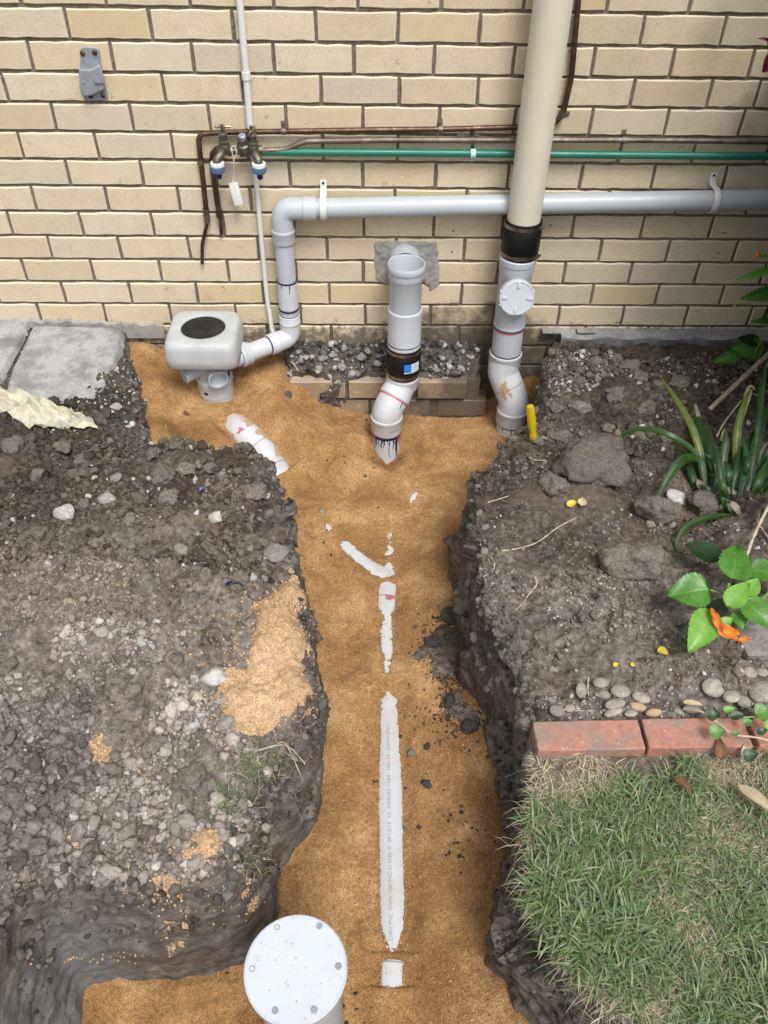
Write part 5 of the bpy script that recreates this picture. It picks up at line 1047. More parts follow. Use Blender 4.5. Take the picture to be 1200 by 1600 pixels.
for i, (lb, outl, th) in enumerate((('pale dry sand spilt along the left trench rim', [(458, 885), (470, 905), (476, 960), (480, 1040), (482, 1095), (470, 1100), (455, 1125), (430, 1120), (385, 1125), (345, 1110), (352, 1075), (375, 1030), (385, 990), (410, 950), (432, 925), (446, 905)], .020),
    ('small scatter of dry sand among grey clods', [(135, 1155), (158, 1145), (170, 1160), (160, 1190), (140, 1185)], .010), ('dry sand patch at the front left rim', [(218, 1385), (240, 1350), (278, 1352), (270, 1378), (245, 1398), (225, 1402)], .012), ('dry sand patch beside the grass tuft', [(275, 1330), (305, 1295), (325, 1285), (350, 1305), (335, 1325), (300, 1345)], .010),
    ('dry sand at the rim next to the lower grass tuft', [(360, 1345), (378, 1318), (392, 1330), (380, 1352)], .010), ('thin sand trace right of the grey clods', [(205, 1195), (225, 1190), (232, 1210), (212, 1220)], .006), ('thin sand trace beside the left clods', [(105, 1305), (130, 1300), (135, 1322), (112, 1325)], .006))):
    r_ = sand_patch('spilt_sand', lb, outl, 60+i*3, th)
    if r_ is not None:
        Q, gz = r_
        for k in (RNG.integers(0, len(Q), 900 if i == 0 else 70) if len(Q) > 5 else ()): s_ = random.uniform(.0015, .0052); cr.append((np.array((Q[k][0], Q[k][1], gz[k]+random.uniform(.006, .016)*(1 if i == 0 else .6))), s_, np.array((.52, .35, .205))*random.uniform(.75, 1.2)))
for (x, y, sx, sy, cnt) in ((410, 1040, 62, 66, 620), (350, 1090, 40, 40, 160), (170, 1180, 40, 50, 60), (290, 1340, 60, 40, 120), (250, 1400, 25, 15, 50), (150, 1497, 50, 5, 40), (380, 1420, 30, 20, 20)):
    for _ in range(cnt):
        q, n_, kd = hit(x+random.gauss(0, sx), y+random.gauss(0, sy))
        if kd == 'g': s_ = random.uniform(.0012, .0042); cr.append((q+n_*s_*.3, s_, np.array((.50, .335, .19))*random.uniform(.7, 1.2)))
for _ in range(13000):                                  # crumbs of sand lying on the sand fill
    q, n_, kd = hit(random.uniform(205, 830), random.uniform(560, 1600))
    if kd == 's': s_ = .0011*(4.0)**(random.random()**2.6); cr.append((q+n_*s_*.2, s_, np.array((.40, .235, .105))*random.uniform(.55, 1.35)))
ys_ = [a for a, _ in MAINHW]; hs_ = [b for _, b in MAINHW]
for _ in range(1700):                                  # grains banked along the exposed pipe
    py = random.uniform(835, 1545); hw = float(np.interp(py, ys_, hs_))
    if hw < 1: continue
    c_ = float(np.interp(py, [q[1] for q in MAINPX], [q[0] for q in MAINPX])); q, n_, kd = hit(c_+random.choice((-1, 1))*(hw+abs(random.gauss(0, 2.2))+.2), py)
    if kd == 's': s_ = random.uniform(.0010, .0032); cr.append((q+np.array((0, 0, s_*.5)), s_, np.array((.38, .225, .105))*random.uniform(.6, 1.4)))
scatter('sand_crumbs', cr, VS, MAT['clod'], 'loose crumbs of sand on the bank rim and trench floor')

for i, (lb, outl) in enumerate((('dark soil fallen on the sand below the smooth dark stone', [(690, 975), (715, 985), (722, 1010), (720, 1050), (700, 1062), (680, 1055), (672, 1020), (655, 1035), (650, 1020), (665, 1000)]), ('dark soil crumbled on sand near the right wall, lower patch', [(690, 1090), (712, 1088), (722, 1105), (745, 1128), (738, 1145), (718, 1130), (695, 1112)]))):
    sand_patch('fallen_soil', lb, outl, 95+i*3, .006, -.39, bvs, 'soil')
# ---- concrete path slabs at the wall, left
def slab(name, label, outl, zt_, seed, front_broken):
    W = np.array([atz(x, y, zt_)[:2] for x, y in outl]); lo = W.min(0)-.01; hi_ = W.max(0)+.01; s_ = .008; X, Y = np.meshgrid(np.arange(lo[0], hi_[0], s_), np.arange(lo[1], hi_[1], s_)); Q = np.c_[X.ravel(), Y.ravel()]
    d = sdf(Q, W)+.003*vnoise(Q, 40, seed, 3); fr = sstep(-(Q[:, 1]-lo[1]), -.16, 0)*front_broken
    z = zt_+.003*vnoise(Q, 12, seed+1, 3)+.0012*vnoise(Q, 70, seed+3, 3)-fr*(.02+.02*vnoise(Q, 18, seed+2, 3))-.012*sstep(-d, -.009, .0)*(1+.6*vnoise(Q, 60, seed+4)); z = np.where(d > 0, z, zt_-.09)
    ny_, nx_ = X.shape; ix = np.arange(nx_*ny_).reshape(ny_, nx_); T_ = np.c_[ix[:-1, :-1].ravel(), ix[:-1, 1:].ravel(), ix[1:, 1:].ravel(), ix[1:, :-1].ravel()]; T_ = T_[(d[T_] > -.014).all(1)]
    o = big_mesh(name, np.c_[Q, z], T_, MAT['concrete']); return tag(o, label, 'slab', 'concrete path slabs')
slab('concrete_slab', 'grey concrete path slab cut off by the left picture edge', [(-220, 520), (-40, 488), (44, 496), (40, 512), (0, 590), (-30, 640), (-220, 640)], .018, 81, .3)
slab('concrete_slab', 'dusty whitish concrete slab beside the sand pit with broken front', [(50, 506), (192, 511), (186, 545), (170, 585), (158, 612), (60, 628), (5, 612), (14, 584)], .010, 84, 1.0)
m = MB(); a, b = aty(-40, 492, -.004), aty(255, 505, -.004); n = 40
for i in range(n+1):
    t = i/n; x = a[0]+(b[0]-a[0])*t; z = .022-.020*t+.006*math.sin(i*1.7)+random.uniform(-.003, .003); m.v += [(x, .002, z+.006), (x, -.010+random.uniform(-.004, .004), z), (x, -.014, -.05)]
m.f = [(i*3+k, i*3+k+1, (i+1)*3+k+1, (i+1)*3+k) for i in range(n) for k in (0, 1)]
tag(m.build('mortar_fillet', MAT['cement']), 'rough grey mortar fillet where the path slabs meet the wall', 'mortar')

# ---- red edging bricks
def edging(label, x0_, y0_, x1_, y1_, ln):
    a = atz(x0_, y0_, .024); b = atz(x1_, y1_, .024); d = nrm(b-a); wv = np.array((d[1], -d[0], 0)); L_ = np.linalg.norm(b-a); c = (a+b)/2+wv*.036+np.array((0, 0, -.055))
    o = MB(); M = Matrix([list(q) for q in (d, -wv, (0, 0, 1))]).transposed(); bm = bmesh.new(); bmesh.ops.create_cube(bm, size=1.0)
    bmesh.ops.subdivide_edges(bm, edges=list(bm.edges), cuts=5, use_grid_fill=True)
    for q in bm.verts:
        p = Vector((q.co.x*L_, q.co.y*.074, q.co.z*.11)); e = (abs(q.co.x) > .49)+(abs(q.co.y) > .49)+(abs(q.co.z) > .49)
        if e > 1: p *= 1-.012*random.random()
        q.co = p+Vector([random.uniform(-.0009, .0009) for _ in range(3)])
    me = bpy.data.meshes.new('edging_brick'); bm.to_mesh(me); bm.free(); me.materials.append(MAT['redbrick']); me.shade_smooth(); me.set_sharp_from_angle(angle=math.radians(40)); ob = bpy.data.objects.new('edging_brick', me); link(ob); bv = ob.modifiers.new('b', 'BEVEL'); bv.width = .003; bv.segments = 2; bv.limit_method = 'ANGLE'
    ob.matrix_world = Matrix.Translation(Vector(c)) @ M.to_4x4(); return tag(ob, label, 'brick', 'red edging bricks')
edging('red edging brick at the trench end with grey soil smear', 832, 1127, 997, 1124, .24); edging('red edging brick in the middle, partly under the creeping weed', 1002, 1123, 1160, 1121, .24); edging('red edging brick at the right picture edge behind weed leaves', 1167, 1119, 1330, 1110, .24)

# ---- crumpled canvas rag
def rag():
    cl = [(-40, 622, 40), (10, 626, 42), (45, 638, 48), (75, 650, 38), (110, 660, 26), (135, 669, 17), (153, 676, 5)]; nU, nV = 22, 10; v = []; rg = random.Random(5)
    for i, u in enumerate(np.linspace(0, len(cl)-1, nU)):
        cx, cy, wd = [np.interp(u, range(len(cl)), [q[k] for q in cl]) for k in range(3)]
        for j in range(nV):
            t = j/(nV-1)*2-1; ed = 1+rg.uniform(-.22, .22)*(abs(t) > .9)
            q = atz(cx+rg.uniform(-3.5, 3.5), cy+t*wd*.62*ed+rg.uniform(-2, 2), .012); d = drop(q[0], q[1]); gz_ = d[0].z if d else 0
            h = .006+.032*max(0, math.sin(j*1.9+u*1.7+1.2*math.sin(u*1.3)))**1.5+rg.uniform(0, .016); h *= (1-.8*abs(t)**3)*min(1, (len(cl)-1-u)*.8+.12); v.append((q[0], q[1], gz_+h+.011))
    f = [(i*nV+j, i*nV+j+1, (i+1)*nV+j+1, (i+1)*nV+j) for i in range(nU-1) for j in range(nV-1)]; ft = []
    for k, (a, b, c, d) in enumerate(f): ft += [(a, b, c), (a, c, d)] if rg.random() < .5 else [(a, b, d), (b, c, d)]
    o = mesh_obj('canvas_rag', v, ft, MAT['cloth']); ss = o.modifiers.new('u', 'SUBSURF'); ss.levels = ss.render_levels = 2; so = o.modifiers.new('s', 'SOLIDIFY'); so.thickness = .0018
    for e in o.data.edges:
        pass
    cr_ = o.data.attributes.new('crease_edge', 'FLOAT', 'EDGE')
    for k in range(len(cr_.data)): cr_.data[k].value = .55 if rg.random() < .6 else 0.0
    return tag(o, 'crumpled pale yellow canvas rag on dark soil by the path', 'rag')
rag()

# ---- screwdriver
sc = hit(834, 690)[0]; top = aty(828, 633, sc[1]+.012); axs = nrm(top-sc); Ls = np.linalg.norm(top-sc)
sd_ = thing('screwdriver', 'yellow fluted screwdriver handle standing in soil beside the right pipe', 'screwdriver', tuple(sc))
m = MB(); seg = 48; pr = [(.006, 0), (.0105, .003), (.0125, .012), (.0120, .030), (.0095, .040), (.0128, .052), (.0132, .085), (.0128, Ls-.012), (.0105, Ls-.003), (.006, Ls)]; a_, b_ = perp(axs); v = []
for (rr, hh) in pr:
    for k in range(seg):
        t = 2*math.pi*k/seg; q = rr*(1-(.10*max(0, math.cos(6*t))**2 if .045 < hh < Ls-.01 else 0)); v.append(sc+axs*hh+q*(math.cos(t)*a_+math.sin(t)*b_))
f = [(i*seg+k, i*seg+(k+1) % seg, (i+1)*seg+(k+1) % seg, (i+1)*seg+k) for i in range(len(pr)-1) for k in range(seg)]+[tuple(range(seg-1, -1, -1)), tuple((len(pr)-1)*seg+k for k in range(seg))]
m.add(v, f); m.build('handle', MAT['yellow'], sd_); m = MB(); m.tube([sc+axs*.02, sc-axs*.09], .0035, 12); m.build('shaft', MAT['steel'], sd_)
# ================================================================== PLANTS
def uvmesh(name, grid, nU, nV, mat, parent=None, thick=0.0):
    v = [tuple(map(float, p)) for p in grid]; f = [(i*nV+j, i*nV+j+1, (i+1)*nV+j+1, (i+1)*nV+j) for i in range(nU-1) for j in range(nV-1)]
    o = mesh_obj(name, v, f, mat, parent); uv = o.data.uv_layers.new(name='UVMap')
    for lp in o.data.loops: k = lp.vertex_index; uv.data[lp.index].uv = ((k % nV)/(nV-1), (k//nV)/(nU-1))
    return o
def broad_leaf(base, tip, width, mat, parent, up=(0, -.35, 1), droop=.15, cup=.12, serr=.05, seed=0, nU=22, nV=9, name='leaf'):
    base = np.asarray(base, float); tip = np.asarray(tip, float); d = tip-base; L_ = np.linalg.norm(d); d = d/L_; n = nrm(np.asarray(up)-d*(np.asarray(up)@d)); s_ = np.cross(d, n); g = []; rg = random.Random(seed)
    for i in range(nU):
        t = i/(nU-1); w_ = width*.5*(math.sin(math.pi*min(1, t**.62))**.85)*(1 if t > .02 else .3)+.0004; w_ *= 1+serr*(1 if i % 2 else -1)*(t > .12)
        mid_ = base+d*L_*t+n*L_*droop*(math.sin(math.pi*t*.9)-.3*t)
        for j in range(nV):
            q = j/(nV-1)*2-1; lift = cup*width*(abs(q)**1.6)*.5-.018*width*abs(math.sin(7*math.pi*(t-.28*abs(q))))+.03*width*math.sin(5*t+q*2+seed)
            g.append(mid_+s_*w_*q+n*lift)
    return uvmesh(name, g, nU, nV, mat, parent)
def strap_leaf(pts, w0, mat, parent, fold=.25, seed=0, name='leaf', up=(0, -.4, 1), tipw=.08):
    P_ = smooth_line(pts, 7); n = len(P_); g = []
    for i in range(n):
        t = i/(n-1); d = nrm(P_[min(i+1, n-1)]-P_[max(i-1, 0)]); s_ = nrm(np.cross(d, np.asarray(up, float))); nn = np.cross(s_, d)
        w_ = w0*(.55+.45*math.sin(math.pi*min(.5, t*1.2)))*(1 if t < .45 else max(tipw, 1-((t-.45)/.55)**1.8))
        for q in (-1, -.5, 0, .5, 1): g.append(P_[i]+s_*w_*.5*q+nn*fold*w_*(abs(q))*.5)
    return uvmesh(name, g, n, 5, mat, parent)
# ---- strap-leaved clump
cb = hit(1112, 775)[0]; cz0 = float(cb[2])
def Z_(x, y, h): return atz(x, y, cz0+h)
sp_ = thing('strap_leaved_plant', 'clump of dark strap leaves growing from the bed by the fallen stick', 'plant', tuple(cb))
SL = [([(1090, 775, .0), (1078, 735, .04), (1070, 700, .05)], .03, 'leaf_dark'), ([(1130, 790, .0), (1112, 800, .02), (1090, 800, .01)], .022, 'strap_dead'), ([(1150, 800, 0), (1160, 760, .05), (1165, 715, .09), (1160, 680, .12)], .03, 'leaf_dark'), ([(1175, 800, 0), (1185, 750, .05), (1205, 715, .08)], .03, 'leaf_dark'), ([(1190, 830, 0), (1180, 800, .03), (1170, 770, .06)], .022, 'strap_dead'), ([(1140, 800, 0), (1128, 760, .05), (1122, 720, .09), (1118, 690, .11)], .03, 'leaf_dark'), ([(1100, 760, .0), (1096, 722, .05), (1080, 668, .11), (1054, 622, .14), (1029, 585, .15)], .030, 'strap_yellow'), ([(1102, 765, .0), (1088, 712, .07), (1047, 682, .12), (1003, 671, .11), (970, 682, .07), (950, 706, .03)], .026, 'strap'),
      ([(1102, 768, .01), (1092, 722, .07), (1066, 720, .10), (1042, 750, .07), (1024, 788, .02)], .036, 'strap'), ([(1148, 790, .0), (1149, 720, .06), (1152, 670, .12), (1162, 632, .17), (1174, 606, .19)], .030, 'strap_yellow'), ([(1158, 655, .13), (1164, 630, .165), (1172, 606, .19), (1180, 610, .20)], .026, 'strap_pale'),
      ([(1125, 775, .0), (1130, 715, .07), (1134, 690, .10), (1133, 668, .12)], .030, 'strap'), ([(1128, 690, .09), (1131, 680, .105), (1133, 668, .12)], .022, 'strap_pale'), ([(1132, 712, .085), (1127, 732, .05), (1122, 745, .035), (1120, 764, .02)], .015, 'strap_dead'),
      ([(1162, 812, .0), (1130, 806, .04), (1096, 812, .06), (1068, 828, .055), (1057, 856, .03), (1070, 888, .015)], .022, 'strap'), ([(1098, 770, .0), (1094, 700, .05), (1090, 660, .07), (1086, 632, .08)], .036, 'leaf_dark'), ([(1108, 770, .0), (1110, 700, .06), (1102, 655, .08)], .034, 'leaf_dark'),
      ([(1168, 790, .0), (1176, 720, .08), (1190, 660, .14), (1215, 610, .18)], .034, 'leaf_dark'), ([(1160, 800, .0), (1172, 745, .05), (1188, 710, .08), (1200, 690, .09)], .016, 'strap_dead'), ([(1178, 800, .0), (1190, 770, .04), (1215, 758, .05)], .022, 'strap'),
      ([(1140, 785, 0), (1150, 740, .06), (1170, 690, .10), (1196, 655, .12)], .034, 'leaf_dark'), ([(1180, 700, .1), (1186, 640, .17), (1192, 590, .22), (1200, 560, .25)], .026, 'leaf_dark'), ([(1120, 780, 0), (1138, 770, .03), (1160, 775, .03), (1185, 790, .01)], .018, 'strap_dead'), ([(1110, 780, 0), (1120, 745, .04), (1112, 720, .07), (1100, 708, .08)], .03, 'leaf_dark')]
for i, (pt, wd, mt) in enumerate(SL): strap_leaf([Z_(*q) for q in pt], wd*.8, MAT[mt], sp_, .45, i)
for i in range(12):                                    # shaded inner leaves and dead ones at the base
    x = random.uniform(1085, 1215); y = random.uniform(745, 815); t = random.uniform(-55, 60); h = random.uniform(.03, .12); mt = random.choice(('leaf_dark', 'leaf_dark', 'strap', 'strap_dead')); k = .45 if mt == 'strap_dead' else 1
    strap_leaf([Z_(x, y, 0), Z_(x+t*.35*k, y-h*330*k, h*k), Z_(x+t*.8*k, y-h*560*k, h*1.25*k), Z_(x+t*1.3*k, y-h*640*k, h*1.1*k)], random.uniform(.010, .024), MAT[mt], sp_, .45, i)
m = MB(); m.tube([Z_(1092, 690, .02), Z_(1090, 650, .07), Z_(1086, 632, .085)], [.011, .010, .004], 10); m.build('stump', MAT['strap_dead'], sp_)
# fallen sticks
def stick(name, label, pts, r0, r1, mat='wood', cat='stick'):
    P_ = smooth_line(pts, 5); m_ = MB(); n = len(P_); m_.tube(P_, [r0+(r1-r0)*i/(n-1)+.0006*math.sin(i*2.3) for i in range(n)], 10); return tag(m_.build(name, MAT[mat]), label, cat)
stick('fallen_stick', 'straight brown stick leaning from the strap plant to right edge', [Z_(1108, 640, .06), Z_(1140, 610, .10), Z_(1170, 582, .13), Z_(1215, 540, .18)], .0075, .0085)
stick('thin_stem', 'thin pale stem crossing the strap leaves', [Z_(1120, 682, .05), Z_(1132, 660, .08), Z_(1158, 626, .12)], .0028, .0020, 'root')
stick('pale_twig', 'forked pale twig behind the hibiscus leaves at right edge', [Z_(1163, 880, .05), Z_(1176, 842, .07), Z_(1192, 808, .09), Z_(1212, 770, .12)], .0042, .0036, 'root')
stick('pale_twig', 'thin pale twig lying beside the forked twig', [Z_(1160, 790, .02), Z_(1180, 812, .03), Z_(1204, 845, .03)], .0022, .0014, 'root')
# ---- hibiscus shoot with a withered flower
hb = hit(1150, 960)[0]; hz = float(hb[2])+.0
def H_(x, y, h): return atz(x, y, hz+h)
hib = thing('hibiscus_shoot', 'leafy hibiscus shoot with bright green leaves above the concrete block', 'plant', tuple(hb))
m = MB(); m.tube(smooth_line([H_(1225, 900, .02), H_(1180, 945, .06), H_(1150, 950, .09), H_(1134, 944, .11), H_(1139, 912, .13)], 5), .0036, 10); m.build('stem', MAT['stem'], hib)
m = MB(); m.tube([H_(1134, 930, .115), H_(1108, 921, .12)], .0016, 8); m.build('leaf_stalk', MAT['stem'], hib)
for i, (b_, t_, wp_, mt, h0, h1) in enumerate((((1109, 921), (1042, 932), 58, 'leaf', .12, .095), ((1142, 908), (1151, 855), 54, 'leaf', .13, .12), ((1126, 876), (1072, 853), 38, 'leaf_dark', .09, .07), ((1114, 955), (1074, 1020), 48, 'leaf_bright', .11, .06), ((1170, 888), (1228, 905), 40, 'leaf', .11, .12), ((1134, 948), (1170, 912), 34, 'leaf_bright', .13, .14), ((1160, 938), (1212, 985), 46, 'leaf', .11, .09), ((1126, 976), (1146, 966), 16, 'leaf_bright', .10, .11), ((1140, 950), (1104, 950), 30, 'leaf_dark', .08, .06), ((1150, 955), (1160, 985), 26, 'leaf', .09, .07), ((1165, 930), (1185, 905), 26, 'leaf_bright', .12, .13))):
    broad_leaf(H_(*b_, h0), H_(*t_, h1), wp_*px2m(H_(*b_, h0)), MAT[mt], hib, droop=.08, cup=.22, seed=i)
for i, (b_, t_, wd, h0, h1, up_) in enumerate((((1110, 950), (1122, 984), .020, .125, .10, (.5, -.3, .8)), ((1116, 956), (1126, 990), .018, .12, .095, (-.4, -.4, .8)), ((1120, 980), (1150, 996), .030, .105, .085, (.1, -.7, .7)), ((1124, 986), (1158, 1006), .026, .10, .075, (-.2, .2, 1)), ((1128, 984), (1156, 988), .020, .11, .09, (.2, -.9, .5)), ((1152, 1000), (1174, 997), .010, .085, .08, (0, -.5, .8)))):
    broad_leaf(H_(*b_, h0), H_(*t_, h1), wd, MAT['petal'], hib, up_, .05+.12*(i % 3), .25+.2*(i % 2), .05, seed=i*3+1, name='petal')
broad_leaf(H_(1116, 988, .07), H_(1098, 1008, .05), .012, MAT['strap_pale'], hib, droop=.1, seed=4, name='sepal')
# ---- big hibiscus bush just outside the picture, a few leaves reach in
YB = -.30
bu = thing('hibiscus_bush', 'hibiscus bush leaning in from the right edge with lobed leaves and flowers', 'bush', (1.75, -.5, 0))
def B_(x, y, Y=YB): return aty(x, y, Y)
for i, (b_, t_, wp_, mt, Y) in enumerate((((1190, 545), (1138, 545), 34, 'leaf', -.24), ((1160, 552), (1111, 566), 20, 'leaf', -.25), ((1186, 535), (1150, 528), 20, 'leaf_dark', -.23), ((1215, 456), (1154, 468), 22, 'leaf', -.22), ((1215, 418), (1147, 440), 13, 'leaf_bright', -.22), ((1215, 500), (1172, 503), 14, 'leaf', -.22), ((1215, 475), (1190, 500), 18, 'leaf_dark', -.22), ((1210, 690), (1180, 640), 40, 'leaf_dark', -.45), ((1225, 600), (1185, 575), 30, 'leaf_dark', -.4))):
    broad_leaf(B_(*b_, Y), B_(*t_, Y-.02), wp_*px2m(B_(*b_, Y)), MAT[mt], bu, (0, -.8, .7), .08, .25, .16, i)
m = MB(); m.tube(smooth_line([B_(1178, 553, -.26), B_(1190, 530, -.25), B_(1200, 508, -.24), B_(1230, 470, -.24)], 5), .0022, 8); m.build('leaf_stalk', MAT['stem'], bu)
m = MB(); m.tube([B_(1178, 401), B_(1184, 398), B_(1190, 399)], [.001, .008, .003], 10); m.build('flower_bud', MAT['petal'], bu); m = MB(); m.tube([B_(1188, 399), B_(1225, 399)], .005, 8); m.build('bud_stalk', MAT['stem'], bu)
broad_leaf(B_(1150, 476), B_(1143, 482), .008, MAT['strap_dead'], bu, seed=2, name='withered_tip')
fx = aty(1204, 62, -.35); broad_leaf(aty(1212, 82, -.35), aty(1190, 112, -.35), .045, MAT['petal_red'], bu, (0, -1, .3), .2, .5, .12, 4, name='petal'); broad_leaf(aty(1208, 78, -.35), aty(1196, 60, -.35), .03, MAT['petal_red'], bu, (0, -1, .3), .2, .5, .12, 6, name='petal'); broad_leaf(aty(1200, 62, -.35), aty(1184, 60, -.35), .007, MAT['petal_red'], bu, (0, -1, .3), .2, .4, 0, 7, name='stamen')
for k in range(5):
    a = Vector((1.78+.1*random.uniform(-1, 1), -.5+.1*random.uniform(-1, 1), -.03)); e = a+Vector((random.uniform(-.25, .35), random.uniform(-.3, .25), random.uniform(.7, 1.15))); m = MB(); m.tube(smooth_line([np.array(a), np.array((a+e)/2)+RNG.normal(size=3)*.04, np.array(e)], 5), [.014]*5+[.009]*6, 8); m.build('branch', MAT['wood'], bu)
lv = broad_leaf((0, 0, 0), (0, .09, 0), .075, MAT['leaf'], None, (0, 0, 1), .1, .2, .05, 1, 8, 5); lg = np.array([q.co[:] for q in lv.data.vertices]); lf = np.array([list(p.vertices) for p in lv.data.polygons]); bpy.data.objects.remove(lv, do_unlink=True); Vv = []; Ff = []; b = 0; k = 0
while k < 3000:
    p = np.array((1.58+random.gauss(0, .28), -.42+random.gauss(0, .26), .62+random.gauss(0, .36)))
    if p[2] < .05 or p[1] > -.05: k += .2; continue
    R_ = rotm(RNG); vv = lg*random.uniform(.7, 1.3)@R_.T+p; pp = np.array([pix(q) for q in vv])
    k += 1
    if pp[:, 0].min() < 1212 and pp[:, 1].max() > -20: continue
    Vv.append(vv); Ff.append(lf+b); b += len(lg)
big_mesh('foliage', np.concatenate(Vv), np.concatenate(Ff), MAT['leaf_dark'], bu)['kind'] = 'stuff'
# ---- creeping weed over the edging bricks
wd_ = thing('creeping_weed', 'creeping weed with small round leaves trailing over the edging bricks', 'weed', tuple(hit(1150, 1125)[0]))
def K_(x, y, h=.055): return atz(x, y, h)
m = MB(); m.tube(smooth_line([K_(1068, 1108, .03), K_(1096, 1112), K_(1120, 1128), K_(1145, 1147), K_(1180, 1152), K_(1215, 1160)], 5), .0022, 8); m.build('runner', MAT['root'], wd_)
m = MB(); m.tube(smooth_line([K_(1132, 1108), K_(1160, 1120), K_(1200, 1118)], 5), .0016, 8); m.build('runner', MAT['stem'], wd_)
for i, (x, y, sx, sy, mt) in enumerate(((1114, 1117, 22, 18, 'leaf_dark'), (1121, 1143, 24, 22, 'leaf'), (1140, 1108, 20, 10, 'leaf_bright'), (1168, 1128, 16, 14, 'leaf'), (1152, 1118, 24, 14, 'leaf_dark'), (1192, 1113, 26, 28, 'leaf'), (1190, 1142, 18, 14, 'leaf_dark'), (1172, 1180, 24, 20, 'leaf_dark'), (1150, 1145, 12, 10, 'leaf'), (1205, 1135, 20, 20, 'leaf_bright'))):
    broad_leaf(K_(x-sx*.5, y+sy*.1, .06), K_(x+sx*.5, y-sy*.1, .065), sy*px2m(K_(x, y)), MAT[mt], wd_, droop=.06, cup=.2, serr=.02, seed=i)

# ================================================================== ROOTS, LEAVES, LITTER
def ground_line(pxs, lift=.003):
    o = []
    for q in pxs:
        p, n_, kd = hit(q[0], q[1]); o.append(p+np.array((0, 0, lift+(q[2] if len(q) > 2 else 0))))
    return o
def root(label, pxs, r=.0018): return stick('root', label, ground_line(pxs), r, r*.7, 'root', 'root')
root('long thin root curving across the bare right bed', [(784, 862), (810, 858), (840, 848), (870, 828, .006), (900, 810)], .0019); root('short white root hooked on the right rim', [(768, 872), (772, 882), (770, 892), (756, 902)], .0018); root('pale S-shaped root on gravelly soil by the right rim', [(836, 902), (838, 915), (826, 930), (818, 942), (806, 954)], .0021)
root('thin straight root near the top of the right bank', [(835, 720), (855, 722), (873, 727)], .0016); root('short root left of the yellow flower scrap', [(762, 786), (776, 782), (795, 776)], .0016); root('pale root poking up between pebbles', [(919, 1060), (918, 1080), (922, 1096)], .0022); root('thin rootlet across the first edging brick end', [(870, 1108), (895, 1111), (930, 1112)], .0015)
root('dark curved root right of the gully elbow', [(432, 536), (444, 552), (456, 566), (466, 580)], .0034)
root('fine root hanging on the lower right wall', [(790, 1215), (815, 1205), (840, 1202)], .0012)
def litter(name, label, x, y, w_, h_, mat, ang, lift=.008):
    q, n_, kd = hit(x, y); s_ = px2m(q); d = np.array((math.cos(ang), math.sin(ang), .15)); b_ = q-d*w_*s_*.5+np.array((0, 0, lift)); o = broad_leaf(b_, q+d*w_*s_*.5+np.array((0, 0, lift)), h_*s_, MAT[mat], None, (0, -.2, 1), .12, .5, .03, int(x)); o.name = name; return tag(o, label, 'leaf')
litter('yellow_petal', 'yellow flower scrap on the right bed by the long root', 893, 793, 18, 12, 'yellow_leaf', .3, .012); litter('yellow_leaf', 'small yellow leaf above the pebbles', 1035, 1023, 18, 14, 'yellow_leaf', -.8); litter('yellow_leaf', 'tiny yellow petal left of the small yellow leaf', 962, 1041, 10, 8, 'yellow_leaf', .4, .004); litter('yellow_leaf', 'tiny yellow petal between the yellow leaf and the pebbles', 988, 1040, 8, 7, 'yellow_leaf', 1.0, .004)
litter('withered_flower', 'withered brown flower scrap beside the yellow one', 908, 790, 16, 14, 'straw_leaf', 1.2, .012)
litter('dead_leaf', 'curled brown leaf on the lawn just below the second edging brick', 1118, 1182, 34, 18, 'dead_leaf', 1.4, .03); litter('dead_leaf', 'pale brown curled leaf at lawn edge, right of the darker curled one', 1158, 1185, 30, 16, 'straw_leaf', 1.2, .03); litter('dead_leaf', 'rust brown dead leaf lying in the grass', 1062, 1240, 36, 13, 'dead_leaf', -1.0, .035); litter('straw_leaf', 'long straw coloured leaf blade on the lawn at right edge', 1176, 1272, 74, 18, 'straw_leaf', -1.0, .045)
litter('straw_leaf', 'cream leaf strip lying behind the second edging brick', 1080, 1108, 30, 9, 'straw_leaf', -.3, .02); litter('wood_chip', 'thin wooden chip on the sand below the gully', 291, 648, 20, 5, 'dead_leaf', -.6, .004)
for i, (x, y, lb) in enumerate(((318, 768, 'scrap of blue plastic on the upper left heap'), (358, 912, 'scrap of blue plastic near the pale chipped stone'))):
    o = litter('plastic_scrap', lb, x, y, 14, 10, 'yellow_leaf', .5, .006); o.data.materials.clear(); o.data.materials.append(MAT['blue_dark']); o['category'] = 'scrap'
q = hit(503, 800)[0]; m = MB(); m.lathe([(.006, -.004), (.0065, .002), (.003, .004)], q+np.array((0, 0, .003)), (.2, -.1, 1), 14, (True, True)); tag(m.build('bottle_cap', MAT['galv']), 'small grey cap lying on the sand left of the branch drain', 'cap')

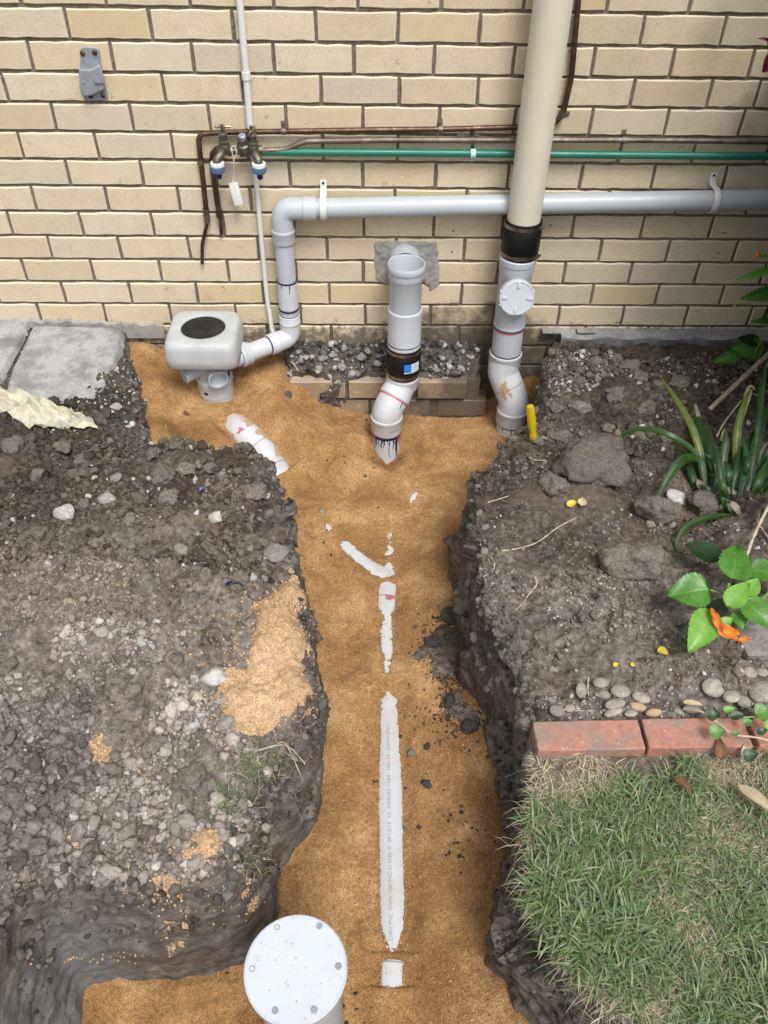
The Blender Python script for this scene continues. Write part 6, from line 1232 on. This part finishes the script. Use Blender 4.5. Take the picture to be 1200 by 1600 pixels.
# ================================================================== GRASS
def blades(spots, name, label, kind, mat='grass'):
    """spots: list of (pos, heading, lean, length, width, colour_root, colour_tip)"""
    n = len(spots); P0 = np.array([s[0] for s in spots]); hd = np.array([s[1] for s in spots]); ln = np.array([s[2] for s in spots]); L_ = np.array([s[3] for s in spots]); wd = np.array([s[4] for s in spots]); c0 = np.array([s[5] for s in spots]); c1 = np.array([s[6] for s in spots])
    H = np.c_[np.cos(hd), np.sin(hd), np.zeros(n)]; S_ = np.c_[-np.sin(hd), np.cos(hd), np.zeros(n)]; ts = (0, .35, .7, 1.0); Vv = np.zeros((n, 7, 3)); Cc = np.zeros((n, 7, 3)); k = 0
    tw = RNG.uniform(-.5, .5, n)
    for i, t in enumerate(ts):
        a = ln*(.25+.95*t); c = P0+H*(L_*t*np.sin(a))[:, None]+np.array((0, 0, 1.0))*(L_*t*np.cos(a))[:, None]; w_ = wd*(1-.35*t); ss = S_*np.cos(tw*t)[:, None]+np.array((0, 0, 1))*np.sin(tw*t)[:, None]; cc = c0*(1-t)+c1*t
        if i < 3:
            Vv[:, k] = c-ss*w_[:, None]*.5; Vv[:, k+1] = c+ss*w_[:, None]*.5; Cc[:, k] = cc; Cc[:, k+1] = cc; k += 2
        else: Vv[:, k] = c; Cc[:, k] = cc
    base = np.array([[0, 1, 3], [0, 3, 2], [2, 3, 5], [2, 5, 4], [4, 5, 6]]); T_ = (base[None]+(np.arange(n)*7)[:, None, None]).reshape(-1, 3)
    o = big_mesh(name, Vv.reshape(-1, 3), T_, MAT[mat], None, True, Cc.reshape(-1, 3)); o['label'] = label
    if kind: o['kind'] = kind
    return o
GREEN = [np.array(c) for c in ((.065, .115, .032), (.10, .165, .05), (.135, .205, .07), (.125, .18, .095), (.19, .27, .11), (.24, .29, .165))]; DRY = [np.array(c) for c in ((.30, .25, .145), (.44, .385, .25), (.56, .51, .37), (.22, .175, .10))]
LAWN = [atz(x, y, 0)[:2] for x, y in ((838, 1172), (1260, 1172), (1330, 1400), (1330, 1700), (1010, 1700), (955, 1590), (880, 1500), (832, 1400), (830, 1300), (838, 1220))]
sp = []; xa = [p[0] for p in LAWN]; ya = [p[1] for p in LAWN]; tries = 0
NB_ = RNG.uniform(0, 1, (84000, 2))*np.array((max(xa)-min(xa), max(ya)-min(ya)))+np.array((min(xa), min(ya)))
dl_ = sdf(NB_, np.array(LAWN)); dry_n = vnoise(NB_, 6.5, 71, 3); den = vnoise(NB_, 16, 72, 3); hd_n = vnoise(NB_, 9, 73, 2)
for (x, y), d_, dn_, de, hn in zip(NB_, dl_, dry_n, den, hd_n):
    if d_ < -.004: continue
    edge = 1-min(1, max(0, d_)/.10); top_ = max(0, 1-(1-0)*abs(y-(-1.80))/.14)
    pd = .37+1.15*dn_+.32*edge+.42*top_
    if random.random() > .60+1.1*de-.20*top_-.30*edge: continue
    g = drop(x, y)
    if g is None or g[2] == 's' or g[0].z < -.07: continue
    dry_ = random.random() < pd; lush = 1.0 if dry_ else 1.0+.5*max(0, -dn_)*2
    c0, c1 = (random.choice(DRY), random.choice(DRY)) if dry_ else (random.choice(GREEN)*.8, random.choice(GREEN)*(1.0+.3*random.random()))
    if not dry_ and random.random() < .2: c1 = c1*.5+random.choice(DRY)*.5
    sp.append((np.array(g[0])-np.array((0, 0, .004)), hn*5+random.uniform(0, 6.283), random.uniform(.5, 1.65) if not dry_ else random.uniform(1.0, 1.7), random.uniform(.014, .055)*lush*(.8 if dry_ else 1), random.uniform(.0011, .0034)*(.75 if dry_ else 1.1)*lush, c0, c1))
for _ in range(120):                                   # runners hanging over the edge
    x, y = LAWN[random.choice((5, 6, 7, 8, 9))]; x2, y2 = LAWN[random.choice((5, 6, 7, 8))]; t = random.random(); a_ = np.array((x+(x2-x)*t+random.gauss(0, .02), y+(y2-y)*t+random.gauss(0, .02))); g = drop(*a_)
    if g is None or g[0].z < -.1: continue
    sp.append((np.array(g[0]), random.uniform(2.2, 4.4), random.uniform(1.2, 1.9), random.uniform(.03, .075), random.uniform(.0012, .0022), random.choice(DRY), random.choice(DRY)))
blades(sp, 'lawn', 'patchy green and straw lawn right of the trench', 'stuff')
def tuft(label, cx, cy, rx, ry, cnt, Lr, green=.65):
    s_ = []
    for _ in range(cnt):
        q, n_, kd = hit(cx+random.gauss(0, rx), cy+random.gauss(0, ry))
        if kd != 'g': continue
        gr_ = random.random() < green; s_.append((q-n_*.003, random.uniform(0, 6.283), random.uniform(.4, 1.5), random.uniform(*Lr), random.uniform(.0012, .0024), random.choice(GREEN if gr_ else DRY)*.8, random.choice(GREEN if gr_ else DRY)))
    return blades(s_, 'grass_tuft', label, 'stuff')
tuft('grass tuft with pale runners on the left trench rim below the spilt sand', 400, 1195, 20, 16, 170, (.02, .05)); tuft('grass tuft on the left rim between two sand patches', 362, 1262, 22, 20, 190, (.016, .04), .75); tuft('grass tuft hanging over the left rim corner, lowest of the three by the wall', 385, 1340, 16, 20, 170, (.018, .04), .7); tuft('small sparse grass tuft at the front left rim', 200, 1352, 16, 12, 70, (.014, .03), .7)
stick('dry_runner', 'pale dry grass runner sticking out over the left wall', [hit(405, 1180)[0]+np.array((0, 0, .02)), hit(435, 1178)[0]+np.array((0, 0, .035)), hit(455, 1186)[0]+np.array((0, 0, .05)), hit(455, 1186)[0]+np.array((.035, -.03, .03))], .0016, .0010, 'root', 'stem')
stick('dry_runner', 'short forked dry runner beside the longer pale one', [hit(425, 1180)[0]+np.array((0, 0, .03)), hit(448, 1180)[0]+np.array((.0, 0, .05)), hit(452, 1190)[0]+np.array((.03, -.05, .03))], .0014, .0009, 'root', 'stem')
bpy.context.view_layer.update()
